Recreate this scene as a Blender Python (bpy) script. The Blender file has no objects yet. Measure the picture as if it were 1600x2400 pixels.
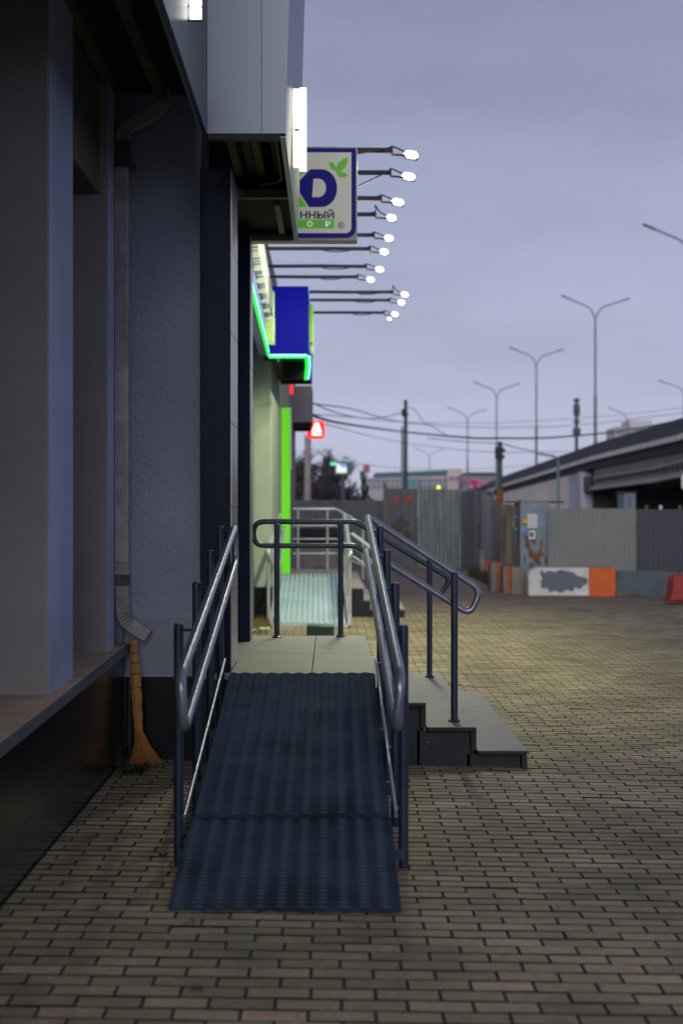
import bpy, math, random
import numpy as np
from mathutils import Vector, Matrix
random.seed(7)
R = math.radians
sc = bpy.context.scene
col = sc.collection

# ------------------------------------------------------------------ camera
F = 3450.0
H = 1.49
cam = bpy.data.cameras.new('camera')
camo = bpy.data.objects.new('camera', cam)
col.objects.link(camo)
camo.location = (0, 0, H)
camo.rotation_euler = (R(90), 0, 0)
cam.sensor_fit = 'VERTICAL'
cam.sensor_height = 36.0
cam.lens = F / 2400 * 36.0
cam.shift_x = 25.0 / 2400
cam.shift_y = 0.0
cam.clip_end = 3000
cam.dof.use_dof = True
cam.dof.focus_distance = 8.6
cam.dof.aperture_fstop = 2.2
sc.camera = camo

# ------------------------------------------------------------------ sky, sun, exposure
SUN_EL, SUN_ROT = R(18), R(180)
world = bpy.data.worlds.new('World')
sc.world = world
world.use_nodes = True
wn = world.node_tree; wn.nodes.clear()
def wnode(t, **k):
    n = wn.nodes.new(t)
    for a, b in k.items(): setattr(n, a, b)
    return n
sky = wnode('ShaderNodeTexSky', sky_type='NISHITA', sun_disc=False, sun_elevation=SUN_EL, sun_rotation=SUN_ROT)
tc = wnode('ShaderNodeTexCoord')
sep = wnode('ShaderNodeSeparateXYZ'); wn.links.new(tc.outputs['Generated'], sep.inputs[0])
nz = wnode('ShaderNodeTexNoise'); nz.inputs['Scale'].default_value = 1.6; nz.inputs['Detail'].default_value = 4
mp = wnode('ShaderNodeMapping'); mp.inputs['Scale'].default_value = (1, 1, 4.0)
wn.links.new(tc.outputs['Generated'], mp.inputs[0]); wn.links.new(mp.outputs[0], nz.inputs['Vector'])
ma = wnode('ShaderNodeMath', operation='MULTIPLY_ADD'); ma.inputs[1].default_value = 0.22; ma.inputs[2].default_value = -0.11
wn.links.new(nz.outputs[0], ma.inputs[0])
ad = wnode('ShaderNodeMath', operation='ADD'); wn.links.new(sep.outputs[2], ad.inputs[0]); wn.links.new(ma.outputs[0], ad.inputs[1])
rp = wnode('ShaderNodeValToRGB')
els = rp.color_ramp.elements
SKYC = [(0.0, (.50, .52, .67)), (0.07, (.48, .515, .68)), (0.18, (.405, .44, .61)), (0.30, (.285, .315, .465)), (0.40, (.245, .275, .41)), (0.65, (.25, .275, .39)), (1.0, (.25, .275, .38))]
els[0].position = 0; els[0].color = SKYC[0][1] + (1,)
els[1].position = 1; els[1].color = SKYC[-1][1] + (1,)
for p, c in SKYC[1:-1]:
    e = els.new(p); e.color = c + (1,)
wn.links.new(ad.outputs[0], rp.inputs[0])
sc10 = wnode('ShaderNodeVectorMath', operation='SCALE'); sc10.inputs['Scale'].default_value = 10.0
nz2 = wnode('ShaderNodeTexNoise'); nz2.inputs['Scale'].default_value = 5.0; nz2.inputs['Detail'].default_value = 5; nz2.inputs['Roughness'].default_value = .55
mp2 = wnode('ShaderNodeMapping'); mp2.inputs['Scale'].default_value = (1, 1, 3.2); mp2.inputs['Rotation'].default_value = (0, .25, 0)
wn.links.new(tc.outputs['Generated'], mp2.inputs[0]); wn.links.new(mp2.outputs[0], nz2.inputs['Vector'])
cl = wnode('ShaderNodeMapRange'); cl.inputs[1].default_value = .32; cl.inputs[2].default_value = .68; cl.inputs[3].default_value = .91; cl.inputs[4].default_value = 1.06
wn.links.new(nz2.outputs[0], cl.inputs[0])
clm = wnode('ShaderNodeVectorMath', operation='SCALE'); wn.links.new(rp.outputs[0], clm.inputs[0]); wn.links.new(cl.outputs[0], clm.inputs['Scale'])
wn.links.new(clm.outputs[0], sc10.inputs[0])
mx = wnode('ShaderNodeMixRGB'); mx.inputs[0].default_value = 0.97
wn.links.new(sky.outputs[0], mx.inputs[1]); wn.links.new(sc10.outputs[0], mx.inputs[2])
bg = wnode('ShaderNodeBackground'); bg.inputs[1].default_value = 0.1
wn.links.new(mx.outputs[0], bg.inputs[0])
wo = wnode('ShaderNodeOutputWorld'); wn.links.new(bg.outputs[0], wo.inputs[0])

sun = bpy.data.lights.new('sun', 'SUN'); sun.energy = 1.5; sun.angle = R(30); sun.color = (1, .93, .86)
suno = bpy.data.objects.new('sun', sun); col.objects.link(suno)
suno.rotation_euler = (R(73), 0, R(-7))

sc.view_settings.view_transform = 'Standard'
sc.view_settings.look = 'None'
sc.view_settings.exposure = 0.0
sc.view_settings.gamma = 1.0
sc.view_settings.use_curve_mapping = False
sc.cycles.use_denoising = True
sc.cycles.max_bounces = 6
sc.cycles.sample_clamp_indirect = 3

# ------------------------------------------------------------------ helpers
def P(u, v, Y):                      # a measured direction and a distance give a place
    return ((u - 775) * Y / F, Y, H - (v - 1200) * Y / F)
def gz(x, y=0):                      # the paving drains away from the building
    return -0.015 * max(-1.3, min(3.0, x))

ORG = {}
def fin(o, parent, org):
    col.objects.link(o)
    if parent is not None:
        o.parent = parent
    ORG[o.name] = org
    return o
def tag(o, label=None, cat=None, group=None, kind=None):
    if label: o['label'] = label
    if cat: o['category'] = cat
    if group: o['group'] = group
    if kind: o['kind'] = kind
    return o
def thing(name, label, cat, loc=(0, 0, 0), group=None):
    o = bpy.data.objects.new(name, None)
    o.empty_display_size = 0.1
    o.location = loc
    fin(o, None, Vector(loc))
    return tag(o, label, cat, group)

class MB:
    def __init__(s): s.v = []; s.f = []
    def add(s, vs, fs):
        n = len(s.v); s.v += [tuple(a) for a in vs]; s.f += [tuple(i + n for i in f) for f in fs]; return s
    def box(s, x0, x1, y0, y1, z0, z1):
        return s.add([(x0,y0,z0),(x1,y0,z0),(x1,y1,z0),(x0,y1,z0),(x0,y0,z1),(x1,y0,z1),(x1,y1,z1),(x0,y1,z1)],
                     [(0,3,2,1),(4,5,6,7),(0,1,5,4),(1,2,6,5),(2,3,7,6),(3,0,4,7)])
    def hexa(s, b, t):               # 4 bottom and 4 top points
        return s.add(list(b) + list(t), [(0,3,2,1),(4,5,6,7),(0,1,5,4),(1,2,6,5),(2,3,7,6),(3,0,4,7)])
    def obox(s, c, size, m):
        hx, hy, hz = [a / 2 for a in size]
        vs = [Vector(c) + m @ Vector(p) for p in [(-hx,-hy,-hz),(hx,-hy,-hz),(hx,hy,-hz),(-hx,hy,-hz),(-hx,-hy,hz),(hx,-hy,hz),(hx,hy,hz),(-hx,hy,hz)]]
        return s.add(vs, [(0,3,2,1),(4,5,6,7),(0,1,5,4),(1,2,6,5),(2,3,7,6),(3,0,4,7)])
    def tube(s, pts, r, n=12, closed=False, caps=True):
        pts = [Vector(p) for p in pts]; m = len(pts)
        rs = r if isinstance(r, (list, tuple)) else [r] * m
        tans = []
        for i in range(m):
            a = pts[(i - 1) % m] if (closed or i > 0) else pts[i]
            b = pts[(i + 1) % m] if (closed or i < m - 1) else pts[i]
            tans.append((b - a).normalized())
        up = Vector((0, 0, 1)) if abs(tans[0].z) < .95 else Vector((0, 1, 0))
        nrm = tans[0].cross(up).normalized()
        base = len(s.v)
        for i in range(m):
            t = tans[i]
            nrm = (nrm - t * nrm.dot(t)).normalized()
            bi = t.cross(nrm)
            for k in range(n):
                a = 2 * math.pi * k / n
                s.v.append(tuple(pts[i] + (nrm * math.cos(a) + bi * math.sin(a)) * rs[i]))
        for i in range(m if closed else m - 1):
            i2 = (i + 1) % m
            for k in range(n):
                k2 = (k + 1) % n
                s.f.append((base + i*n + k, base + i*n + k2, base + i2*n + k2, base + i2*n + k))
        if caps and not closed:
            s.f.append(tuple(base + k for k in range(n - 1, -1, -1)))
            s.f.append(tuple(base + (m-1)*n + k for k in range(n)))
        return s
    def lathe(s, c, prof, n=16, axis=None):   # prof (r, z) along axis from c
        ax = Vector(axis or (0, 0, 1)).normalized()
        s.tube([Vector(c) + ax * z for r_, z in prof], [max(r_, 1e-4) for r_, z in prof], n)
        return s
    def prism(s, poly, y0, y1, fn=None):      # poly in (x, z), extruded along y
        fn = fn or (lambda a, b, y: (a, y, b))
        n = len(poly); b = len(s.v)
        for (a, c) in poly: s.v.append(tuple(fn(a, c, y0)))
        for (a, c) in poly: s.v.append(tuple(fn(a, c, y1)))
        s.f.append(tuple(b + i for i in range(n)))
        s.f.append(tuple(b + n + i for i in range(n - 1, -1, -1)))
        for i in range(n):
            j = (i + 1) % n
            s.f.append((b + j, b + i, b + n + i, b + n + j))
        return s
    def mesh(s, name, m, org=Vector((0,0,0)), smooth=False):
        me = bpy.data.meshes.new(name)
        o = org
        me.from_pydata([(a - o[0], b - o[1], c - o[2]) for a, b, c in s.v], [], s.f)
        if smooth:
            me.shade_smooth(); me.set_sharp_from_angle(angle=R(40))
        if m: me.materials.append(m)
        me.update()
        return me
    def build(s, name, m, parent=None, smooth=False, bevel=0, kind=None):
        org = ORG[parent.name] if parent is not None else Vector((0, 0, 0))
        o = bpy.data.objects.new(name, s.mesh(name, m, org, smooth))
        fin(o, parent, org)
        if bevel:
            b = o.modifiers.new('bevel', 'BEVEL'); b.width = bevel; b.segments = 2; b.limit_method = 'ANGLE'
        if kind: o['kind'] = kind
        return o

def rounded(pts, rad, closed=False, seg=6):
    pts = [Vector(p) for p in pts]; m = len(pts); out = []
    for i in range(m):
        if not closed and i in (0, m - 1):
            out.append(pts[i]); continue
        a, b, c = pts[(i-1) % m], pts[i], pts[(i+1) % m]
        d1, d2 = (a - b), (c - b)
        r = rad[i] if isinstance(rad, (list, tuple)) else rad
        r = min(r, d1.length * .48, d2.length * .48)
        p, q = b + d1.normalized() * r, b + d2.normalized() * r
        for k in range(seg + 1):
            t = k / seg
            out.append((1-t)*(1-t)*p + 2*t*(1-t)*b + t*t*q)
    return out

# ------------------------------------------------------------------ materials
MATS = {}
def mat(name, c, rough=.6, metal=0, var=.15, vs=3.0, bump=0, bs=40, emit=None, es=1, bdist=.005, c2=None, vdet=5, coat=0, streak=None, spec=None):
    if name in MATS: return MATS[name]
    m = bpy.data.materials.new(name); m.use_nodes = True
    nt = m.node_tree; b = nt.nodes['Principled BSDF']
    b.inputs['Roughness'].default_value = rough
    b.inputs['Metallic'].default_value = metal
    if coat: b.inputs['Coat Weight'].default_value = coat
    if spec is not None: b.inputs['Specular IOR Level'].default_value = spec
    g = nt.nodes.new('ShaderNodeNewGeometry')
    mpn = nt.nodes.new('ShaderNodeMapping')
    if streak: mpn.inputs['Scale'].default_value = streak
    nt.links.new(g.outputs['Position'], mpn.inputs[0])
    n = nt.nodes.new('ShaderNodeTexNoise'); n.inputs['Scale'].default_value = vs; n.inputs['Detail'].default_value = vdet
    nt.links.new(mpn.outputs[0], n.inputs['Vector'])
    mr = nt.nodes.new('ShaderNodeMapRange'); mr.inputs[1].default_value = .3; mr.inputs[2].default_value = .7
    nt.links.new(n.outputs[0], mr.inputs[0])
    mixn = nt.nodes.new('ShaderNodeMixRGB')
    lo = tuple(max(0, a * (1 - var)) for a in c); hi = tuple(min(1, a * (1 + var)) for a in c)
    if c2: lo, hi = c, c2
    mixn.inputs[1].default_value = lo + (1,); mixn.inputs[2].default_value = hi + (1,)
    nt.links.new(mr.outputs[0], mixn.inputs[0])
    nt.links.new(mixn.outputs[0], b.inputs['Base Color'])
    if bump:
        n2 = nt.nodes.new('ShaderNodeTexNoise'); n2.inputs['Scale'].default_value = bs; n2.inputs['Detail'].default_value = 6
        n2.inputs['Roughness'].default_value = .6
        nt.links.new(mpn.outputs[0], n2.inputs['Vector'])
        bp = nt.nodes.new('ShaderNodeBump'); bp.inputs['Strength'].default_value = bump; bp.inputs['Distance'].default_value = bdist
        nt.links.new(n2.outputs[0], bp.inputs['Height']); nt.links.new(bp.outputs[0], b.inputs['Normal'])
    if emit:
        b.inputs['Emission Color'].default_value = tuple(emit) + (1,)
        b.inputs['Emission Strength'].default_value = es
    MATS[name] = m
    return m

stucco = mat('stucco grey', (.36, .40, .51), .92, var=.14, vs=1.1, bump=1, bs=38, bdist=.02)
stucco_base = mat('stucco base', (.31, .34, .43), .92, var=.12, vs=2, bump=.5, bs=60, bdist=.006)
col_face = mat('stucco column', (.31, .29, .295), .92, var=.13, vs=1.2, bump=.7, bs=45, bdist=.008)
navy = mat('navy composite panel', (.006, .015, .036), .5, var=.1, vs=2, spec=.15)
navy_paint = mat('navy powder coat', (.014, .028, .058), .33, var=.2, vs=9, bump=.08, bs=160, bdist=.001)
rail_steel = mat('railing satin navy', (.22, .24, .31), .27, metal=.6, var=.15, vs=14, bump=.06, bs=120, bdist=.001)
rod_steel = mat('bare steel rod', (.35, .38, .42), .32, metal=.8, var=.15, vs=20)
granite = mat('dark polished granite', (.020, .020, .021), .2, var=.35, vs=60, spec=.35)
granite_dull = mat('dark granite dull', (.006, .007, .011), .5, spec=.2, var=.3, vs=30)
joint = mat('pale tile joint', (.20, .20, .20), .8)
sill_m = mat('pinkish stone sill', (.40, .29, .225), .8, spec=.15, var=.12, vs=5, bump=.2, bs=90, bdist=.002)
sill_edge = mat('sill edge paint', (.085, .09, .105), .6, var=.2)
porcelain = mat('porcelain tile', (.25, .235, .205), .5, var=.13, vs=3.5, bump=.1, bs=60, bdist=.001, streak=(1, 5, 1))
porc2 = mat('porcelain tread tile', (.19, .18, .168), .5, var=.16, vs=3.0, bump=.1, bs=60, bdist=.001, streak=(1, 5, 1))
dark_edge = mat('dark tile edge', (.02, .02, .022), .5, spec=.2)
dark_panel = mat('dark step cheek', (.007, .011, .022), .45, spec=.3, var=.3, vs=8)
rubber = mat('ramp tread blue rubber', (.026, .040, .064), .8, spec=.08, var=.42, vs=3.5, bump=.15, bs=150, bdist=.001)
alu = mat('composite facade grey', (.088, .106, .138), .32, var=.05, vs=.8, metal=.75, spec=.35)
alu_seam = mat('facade seam', (.05, .05, .06), .7)
alu_side = mat('pillar side aluminium', (.34, .34, .33), .3, metal=.4, var=.06, vs=3)
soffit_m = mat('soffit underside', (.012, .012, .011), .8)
wood = mat('raw timber batten', (.10, .078, .032), .8, var=.25, vs=6)
gutter = mat('dirty white pipe', (.40, .38, .375), .5, var=.28, vs=9, c2=None)
gutter_dk = mat('pipe collar dark', (.10, .10, .11), .7, var=.3, vs=20)
black = mat('black void', (.006, .006, .007), .9)
straw = mat('broom straw', (.42, .20, .055), .75, var=.35, vs=30, streak=(4, 4, .6))
straw_tip = mat('broom bristle', (.36, .15, .035), .75, var=.35, vs=40, streak=(4, 4, .4))
twine = mat('broom twine', (.08, .03, .012), .8)
leaf = mat('weed leaf', (.018, .034, .012), .7, var=.5, vs=30)
sand = mat('sand bed', (.045, .042, .036), .95, var=.4, vs=8, bump=.5, bs=60)
asph = mat('asphalt', (.05, .05, .052), .9, var=.2, vs=1)
concrete = mat('weathered concrete', (.21, .19, .17), .9, var=.25, vs=4, bump=.5, bs=20)
con_white = mat('whitewashed concrete', (.62, .62, .61), .85, var=.18, vs=4)
orange = mat('orange paint', (.62, .11, .008), .6, var=.1, vs=5)
patch = mat('grey blue overpaint', (.13, .15, .20), .8, var=.1, vs=6)
silver = mat('stainless tube', (.62, .64, .64), .3, metal=.65, var=.08)
silver_deck = mat('galvanised ramp tread', (.42, .56, .66), .5, metal=.1, var=.15, vs=2)
blue_sheet = mat('blue profiled sheet', (.21, .28, .35), .5, var=.2, vs=3)
grey_sheet = mat('grey profiled sheet', (.18, .195, .195), .5, var=.08, vs=2)
navy_sheet = mat('dark slate profiled sheet', (.04, .047, .066), .5, var=.1, vs=2)
dull_sheet = mat('dull fence sheet', (.075, .085, .105), .6, var=.25, vs=2, streak=(1, 1, .3))
lite_sheet = mat('faded galvanised sheet', (.15, .19, .19), .55, var=.4, vs=4, streak=(3, 3, .3))
board = mat('weathered plywood', (.16, .125, .10), .85, var=.25, vs=4, streak=(4, 4, .6))
board2 = mat('grey weathered plank', (.10, .09, .088), .85, var=.25, vs=4, streak=(4, 4, .6))
rust = mat('rust stain', (.20, .075, .02), .9, var=.4, vs=10)
white_paper = mat('paper notice', (.62, .63, .68), .8, var=.05)
grey_ink = mat('faded print', (.16, .16, .18), .8)
yellow_p = mat('yellow sticker', (.6, .38, .03), .7)
blue_p = mat('blue sticker', (.10, .20, .5), .7)
red_plastic = mat('red barrier plastic', (.30, .012, .018), .45, var=.1)
bridge_par = mat('overpass noise fence dark', (.035, .042, .06), .7, var=.15, vs=.4)
bridge_con = mat('overpass cornice concrete', (.70, .65, .58), .85, var=.12, vs=.6)
bridge_wall = mat('retaining wall pale', (.78, .68, .60), .85, var=.1, vs=.3)
bridge_gird = mat('girder brown grey', (.22, .19, .175), .8, var=.15, vs=.5)
bridge_flange = mat('girder flange', (.36, .34, .33), .75, var=.12, vs=.5)
pier_m = mat('abutment lilac concrete', (.45, .45, .55), .85, var=.1, vs=.3)
lamp_pole = mat('lamp pole grey green', (.10, .17, .19), .5, var=.1)
pole_m = mat('utility pole', (.05, .08, .085), .8, var=.3, vs=3)
wire_m = mat('black cable', (.045, .075, .08), .7)
bark = mat('bare branches', (.055, .045, .055), .9, var=.3)
needle = mat('conifer needles', (.02, .04, .03), .8, var=.4)
far_wall = mat('far building plaster', (.36, .35, .42), .9, var=.1, vs=.3)
far_beige = mat('far beige block', (.52, .45, .42), .9, var=.08, vs=.2)
far_green = mat('far green roof', (.07, .16, .17), .8)
far_win = mat('far window glass', (.10, .12, .19), .3)
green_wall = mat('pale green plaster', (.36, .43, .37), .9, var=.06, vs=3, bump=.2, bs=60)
green_shaded = mat('shaded green plaster', (.27, .31, .25), .9, var=.06, vs=3)  # same wall, weaker light on the side face put into a darker colour
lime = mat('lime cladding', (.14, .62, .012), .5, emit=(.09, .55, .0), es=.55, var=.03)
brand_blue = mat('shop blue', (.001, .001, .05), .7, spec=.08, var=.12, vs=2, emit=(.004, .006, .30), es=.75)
fascia_blue = mat('fascia blue', (.05, .09, .33), .4, var=.15, vs=2)
fascia_pale = mat('fascia pale', (.50, .52, .60), .5)
letter_side = mat('letter returns', (.62, .63, .55), .5, var=.08)
letter_gap = mat('letter gap', (.07, .075, .09), .7)
neon_g = mat('green neon tube', (.0, .8, .08), .4, emit=(.0, .95, .03), es=1.0)
neon_c = mat('cyan neon tube', (.2, .9, .8), .4, emit=(.25, 1.0, .85), es=1.4)
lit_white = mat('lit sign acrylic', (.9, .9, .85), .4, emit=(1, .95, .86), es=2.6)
lit_cream = mat('lit sign return', (.9, .85, .7), .4, emit=(1, .90, .68), es=1.1)
lamp_glow = mat('led lens', (1, 1, 1), .4, emit=(1, .91, .76), es=4)
sign_face = mat('sign face cream', (.58, .59, .52), .45, var=.05, emit=(.5, .52, .44), es=.22)
sign_blue = mat('sign blue', (.003, .003, .09), .5, var=.06, spec=.2, emit=(.001, .001, .16), es=.4)
sign_navy = mat('sign navy outline', (.012, .03, .07), .45)
sign_green = mat('sign green', (.09, .42, .01), .45, emit=(.07, .40, .005), es=.3)
sign_text = mat('sign text navy', (.012, .03, .09), .45)
sign_frame = mat('sign box side', (.42, .40, .38), .5)
red_lit = mat('lit red acrylic', (.9, .02, .02), .4, emit=(1.0, .012, .015), es=1.3)
glyph_lit = mat('lit glyph', (1, 1, .9), .4, emit=(1, .88, .68), es=2.2)
grey_box = mat('grey sign cabinet', (.20, .19, .21), .6, var=.05)
green_crate = mat('dark green plastic', (.004, .035, .018), .45, var=.1)
mauve = mat('mauve riser panel', (.26, .23, .25), .8, var=.06)
fix_metal = mat('brass clamp', (.35, .28, .08), .5, metal=.5)

def worn(m, c, attr='wear'):   # paler worn tops of the ribs
    nt = m.node_tree; b = nt.nodes['Principled BSDF']
    src = b.inputs['Base Color'].links[0].from_socket
    a = nt.nodes.new('ShaderNodeAttribute'); a.attribute_name = attr
    mx_ = nt.nodes.new('ShaderNodeMixRGB'); mx_.inputs[2].default_value = c + (1,)
    nt.links.new(a.outputs['Fac'], mx_.inputs[0]); nt.links.new(src, mx_.inputs[1]); nt.links.new(mx_.outputs[0], b.inputs['Base Color'])
worn(rubber, (.066, .108, .150))
glint = mat('copper seam', (.35, .12, .06), .5)  # orange reflections at the panel joints put into the seam colour
dirt = mat('joint dirt', (.020, .016, .013), .95)
dirt_edge = mat('grimy paver edge', (.060, .046, .032), .95, var=.5, vs=12)
LAMP_W = 112.0

# ------------------------------------------------------------------ ground and paving
xs = [-400, -30, -1.3, 3.0, 30, 500]
g = MB()
for i in range(len(xs) - 1):
    a, b = xs[i], xs[i + 1]
    za, zb = gz(a) - .03, gz(b) - .03
    g.add([(a, -60, za), (b, -60, zb), (b, 1500, zb), (a, 1500, za)], [(0, 1, 2, 3)])
ground = tag(g.build('ground', asph), kind='structure')
g = MB()
for a, b in ((-1.24, 3.0), (3.0, 15)):
    g.add([(a, 3, gz(a) - .008), (b, 3, gz(b) - .008), (b, 42, gz(b) - .008), (a, 42, gz(a) - .008)], [(0, 1, 2, 3)])
pave = tag(g.build('pavement', sand), kind='structure')

def brick_mat(name, obj_attr):
    m = bpy.data.materials.new(name); m.use_nodes = True
    nt = m.node_tree; b = nt.nodes['Principled BSDF']; b.inputs['Roughness'].default_value = .72
    at_ = nt.nodes.new('ShaderNodeAttribute'); at_.attribute_name = 'shade'
    at_.attribute_type = 'OBJECT' if obj_attr else 'GEOMETRY'
    cr = nt.nodes.new('ShaderNodeValToRGB'); e = cr.color_ramp.elements
    e[0].position = 0; e[0].color = (.25, .21, .125, 1)
    e[1].position = 1; e[1].color = (.47, .34, .215, 1)
    for p, c in ((.35, (.30, .255, .155, 1)), (.7, (.335, .28, .172, 1)), (.88, (.375, .295, .180, 1))):
        q = e.new(p); q.color = c
    nt.links.new(at_.outputs['Fac'], cr.inputs[0])
    ge = nt.nodes.new('ShaderNodeNewGeometry')
    n = nt.nodes.new('ShaderNodeTexNoise'); n.inputs['Scale'].default_value = 1.1; n.inputs['Detail'].default_value = 7; n.inputs['Roughness'].default_value = .65
    nt.links.new(ge.outputs['Position'], n.inputs['Vector'])
    mr = nt.nodes.new('ShaderNodeMapRange'); mr.inputs[1].default_value = .3; mr.inputs[2].default_value = .7; mr.inputs[3].default_value = .50; mr.inputs[4].default_value = 1.28
    nt.links.new(n.outputs[0], mr.inputs[0])
    mu = nt.nodes.new('ShaderNodeMixRGB'); mu.blend_type = 'MULTIPLY'; mu.inputs[0].default_value = 1
    nt.links.new(cr.outputs[0], mu.inputs[1]); nt.links.new(mr.outputs[0], mu.inputs[2])
    # grain
    n3 = nt.nodes.new('ShaderNodeTexNoise'); n3.inputs['Scale'].default_value = 45; n3.inputs['Detail'].default_value = 5
    nt.links.new(ge.outputs['Position'], n3.inputs['Vector'])
    mr3 = nt.nodes.new('ShaderNodeMapRange'); mr3.inputs[1].default_value = .3; mr3.inputs[2].default_value = .7; mr3.inputs[3].default_value = .8; mr3.inputs[4].default_value = 1.15
    nt.links.new(n3.outputs[0], mr3.inputs[0])
    mu2 = nt.nodes.new('ShaderNodeMixRGB'); mu2.blend_type = 'MULTIPLY'; mu2.inputs[0].default_value = 1
    nt.links.new(mu.outputs[0], mu2.inputs[1]); nt.links.new(mr3.outputs[0], mu2.inputs[2])
    # dry dirt washed against the plinth on the left, green moss patches
    sx = nt.nodes.new('ShaderNodeSeparateXYZ'); nt.links.new(ge.outputs['Position'], sx.inputs[0])
    mrx = nt.nodes.new('ShaderNodeMapRange'); mrx.inputs[1].default_value = -1.0; mrx.inputs[2].default_value = -1.25; mrx.inputs[3].default_value = 0; mrx.inputs[4].default_value = .8
    nt.links.new(sx.outputs[0], mrx.inputs[0])
    mun = nt.nodes.new('ShaderNodeMath'); mun.operation = 'MULTIPLY'; nt.links.new(mrx.outputs[0], mun.inputs[0]); nt.links.new(n.outputs[0], mun.inputs[1])
    mu3 = nt.nodes.new('ShaderNodeMixRGB'); nt.links.new(mun.outputs[0], mu3.inputs[0]); nt.links.new(mu2.outputs[0], mu3.inputs[1]); mu3.inputs[2].default_value = (.13, .085, .07, 1)
    n2 = nt.nodes.new('ShaderNodeTexNoise'); n2.inputs['Scale'].default_value = 2.3; n2.inputs['Detail'].default_value = 6
    nt.links.new(ge.outputs['Position'], n2.inputs['Vector'])
    mr2 = nt.nodes.new('ShaderNodeMapRange'); mr2.inputs[1].default_value = .62; mr2.inputs[2].default_value = .75; mr2.inputs[3].default_value = 0; mr2.inputs[4].default_value = .35
    nt.links.new(n2.outputs[0], mr2.inputs[0])
    mu4 = nt.nodes.new('ShaderNodeMixRGB'); nt.links.new(mr2.outputs[0], mu4.inputs[0]); nt.links.new(mu3.outputs[0], mu4.inputs[1]); mu4.inputs[2].default_value = (.07, .075, .045, 1)
    mry = nt.nodes.new('ShaderNodeMapRange'); mry.inputs[1].default_value = 22; mry.inputs[2].default_value = 27; mry.inputs[3].default_value = 0; mry.inputs[4].default_value = .75
    nt.links.new(sx.outputs[1], mry.inputs[0])
    mu5 = nt.nodes.new('ShaderNodeMixRGB'); nt.links.new(mry.outputs[0], mu5.inputs[0]); nt.links.new(mu4.outputs[0], mu5.inputs[1]); mu5.inputs[2].default_value = (.21, .135, .115, 1)
    nt.links.new(mu5.outputs[0], b.inputs['Base Color'])
    bp = nt.nodes.new('ShaderNodeBump'); bp.inputs['Strength'].default_value = .5; bp.inputs['Distance'].default_value = .003
    nt.links.new(n3.outputs[0], bp.inputs['Height']); nt.links.new(bp.outputs[0], b.inputs['Normal'])
    return m
brick_m1 = brick_mat('concrete paver single', True)
brick_m2 = brick_mat('concrete paver field', False)

rng = np.random.default_rng(5)
ROT = -0.006
cells = []
y = 3.6; j = 0
while y < 41.8:
    pit = .1 - .013 * max(0, min(1, (y - 4.6) / .9)); y += pit; j += 1
    xr = .30 * y + 2.0
    off = (.1 if j % 2 else 0) + rng.normal(0, .004) + .035
    i0 = int((-1.22) / .2) - 1
    x = i0 * .2 + off
    while x < xr:
        x0, x1 = x + .003, x + .2 - .003
        if x0 < -1.225: x0 = -1.225
        if x1 - x0 > .03:
            cells.append((x0, x1, y + .006, y + pit - .006))
        x += .2
cells = np.array(cells)
N = len(cells)
dz = rng.normal(0, .0010, N) - .004 * (rng.random(N) < .01); shade = rng.random(N) ** 1.6
tl = rng.normal(0, .0012, (N, 2))
# a few split joints and sunken pavers
cells[:, 2:] += rng.normal(0, .0007, (N, 1)) + (.0018 * np.sin(cells[:, 0] * 3.1 + cells[:, 2] * 1.7))[:, None]
def brick_geo(x0, x1, y0, y1):
    b = .0028
    return [(x0, y0, -.02), (x1, y0, -.02), (x1, y1, -.02), (x0, y1, -.02),
            (x0, y0, -.0025), (x1, y0, -.0025), (x1, y1, -.0025), (x0, y1, -.0025),
            (x0 + b, y0 + b, 0), (x1 - b, y0 + b, 0), (x1 - b, y1 - b, 0), (x0 + b, y1 - b, 0)]
BF = np.array([(0,1,5,4),(1,2,6,5),(2,3,7,6),(3,0,4,7),(4,5,9,8),(5,6,10,9),(6,7,11,10),(7,4,8,11),(8,9,10,11)])
cx = (cells[:, 0] + cells[:, 1]) / 2; cy = (cells[:, 2] + cells[:, 3]) / 2
uu = 775 + cx * F / cy; vv = 1200 + H * F / cy
vis = (uu > 0) & (uu < 1600) & (vv < 2400) & ~((cx > -.55) & (cx < .26) & (cy > 5.5) & (cy < 8.6)) & ((cells[:, 1] - cells[:, 0]) > .19)
order = np.argsort(np.where(vis, cy, 1e9))[:300]
single = np.zeros(N, bool); single[order] = True
units = {}
def unit_brick(d):
    d = round(d, 3)
    if d not in units:
        u_ = MB(); u_.add(brick_geo(-.097, .097, -d / 2, d / 2), [tuple(f) for f in BF])
        units[d] = u_.mesh('brick', brick_m1); units[d].materials.append(dirt); units[d].materials.append(dirt_edge)
        for i_ in range(8): units[d].polygons[i_].material_index = 1 if i_ < 4 else 2
    return units[d]
for k in order:
    o = bpy.data.objects.new('brick', unit_brick(cells[k, 3] - cells[k, 2]))
    o.location = (cx[k], cy[k], gz(cx[k]) + dz[k])
    o.rotation_euler = (tl[k, 0] * 5, .015 + tl[k, 1] * 3, rng.normal(0, .006))
    o['shade'] = float(shade[k])
    o.parent = pave; col.objects.link(o)
rest = np.where(~single)[0]
V = np.empty((len(rest), 12, 3))
for n_, k in enumerate(rest):
    V[n_] = brick_geo(*cells[k])
V[:, :, 2] += dz[rest][:, None] - .015 * np.clip(V[:, :, 0], -1.3, 3.0)
V[:, :, 2] += tl[rest, 0][:, None] * (V[:, :, 0] - cx[rest][:, None]) * 4
idx = (BF[None] + (np.arange(len(rest)) * 12)[:, None, None]).reshape(-1, 4)
me = bpy.data.meshes.new('paver_field')
me.from_pydata(V.reshape(-1, 3).tolist(), [], idx.tolist())
a = me.attributes.new('shade', 'FLOAT', 'POINT')
a.data.foreach_set('value', np.repeat(shade[rest], 12).astype(np.float32))
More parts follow.
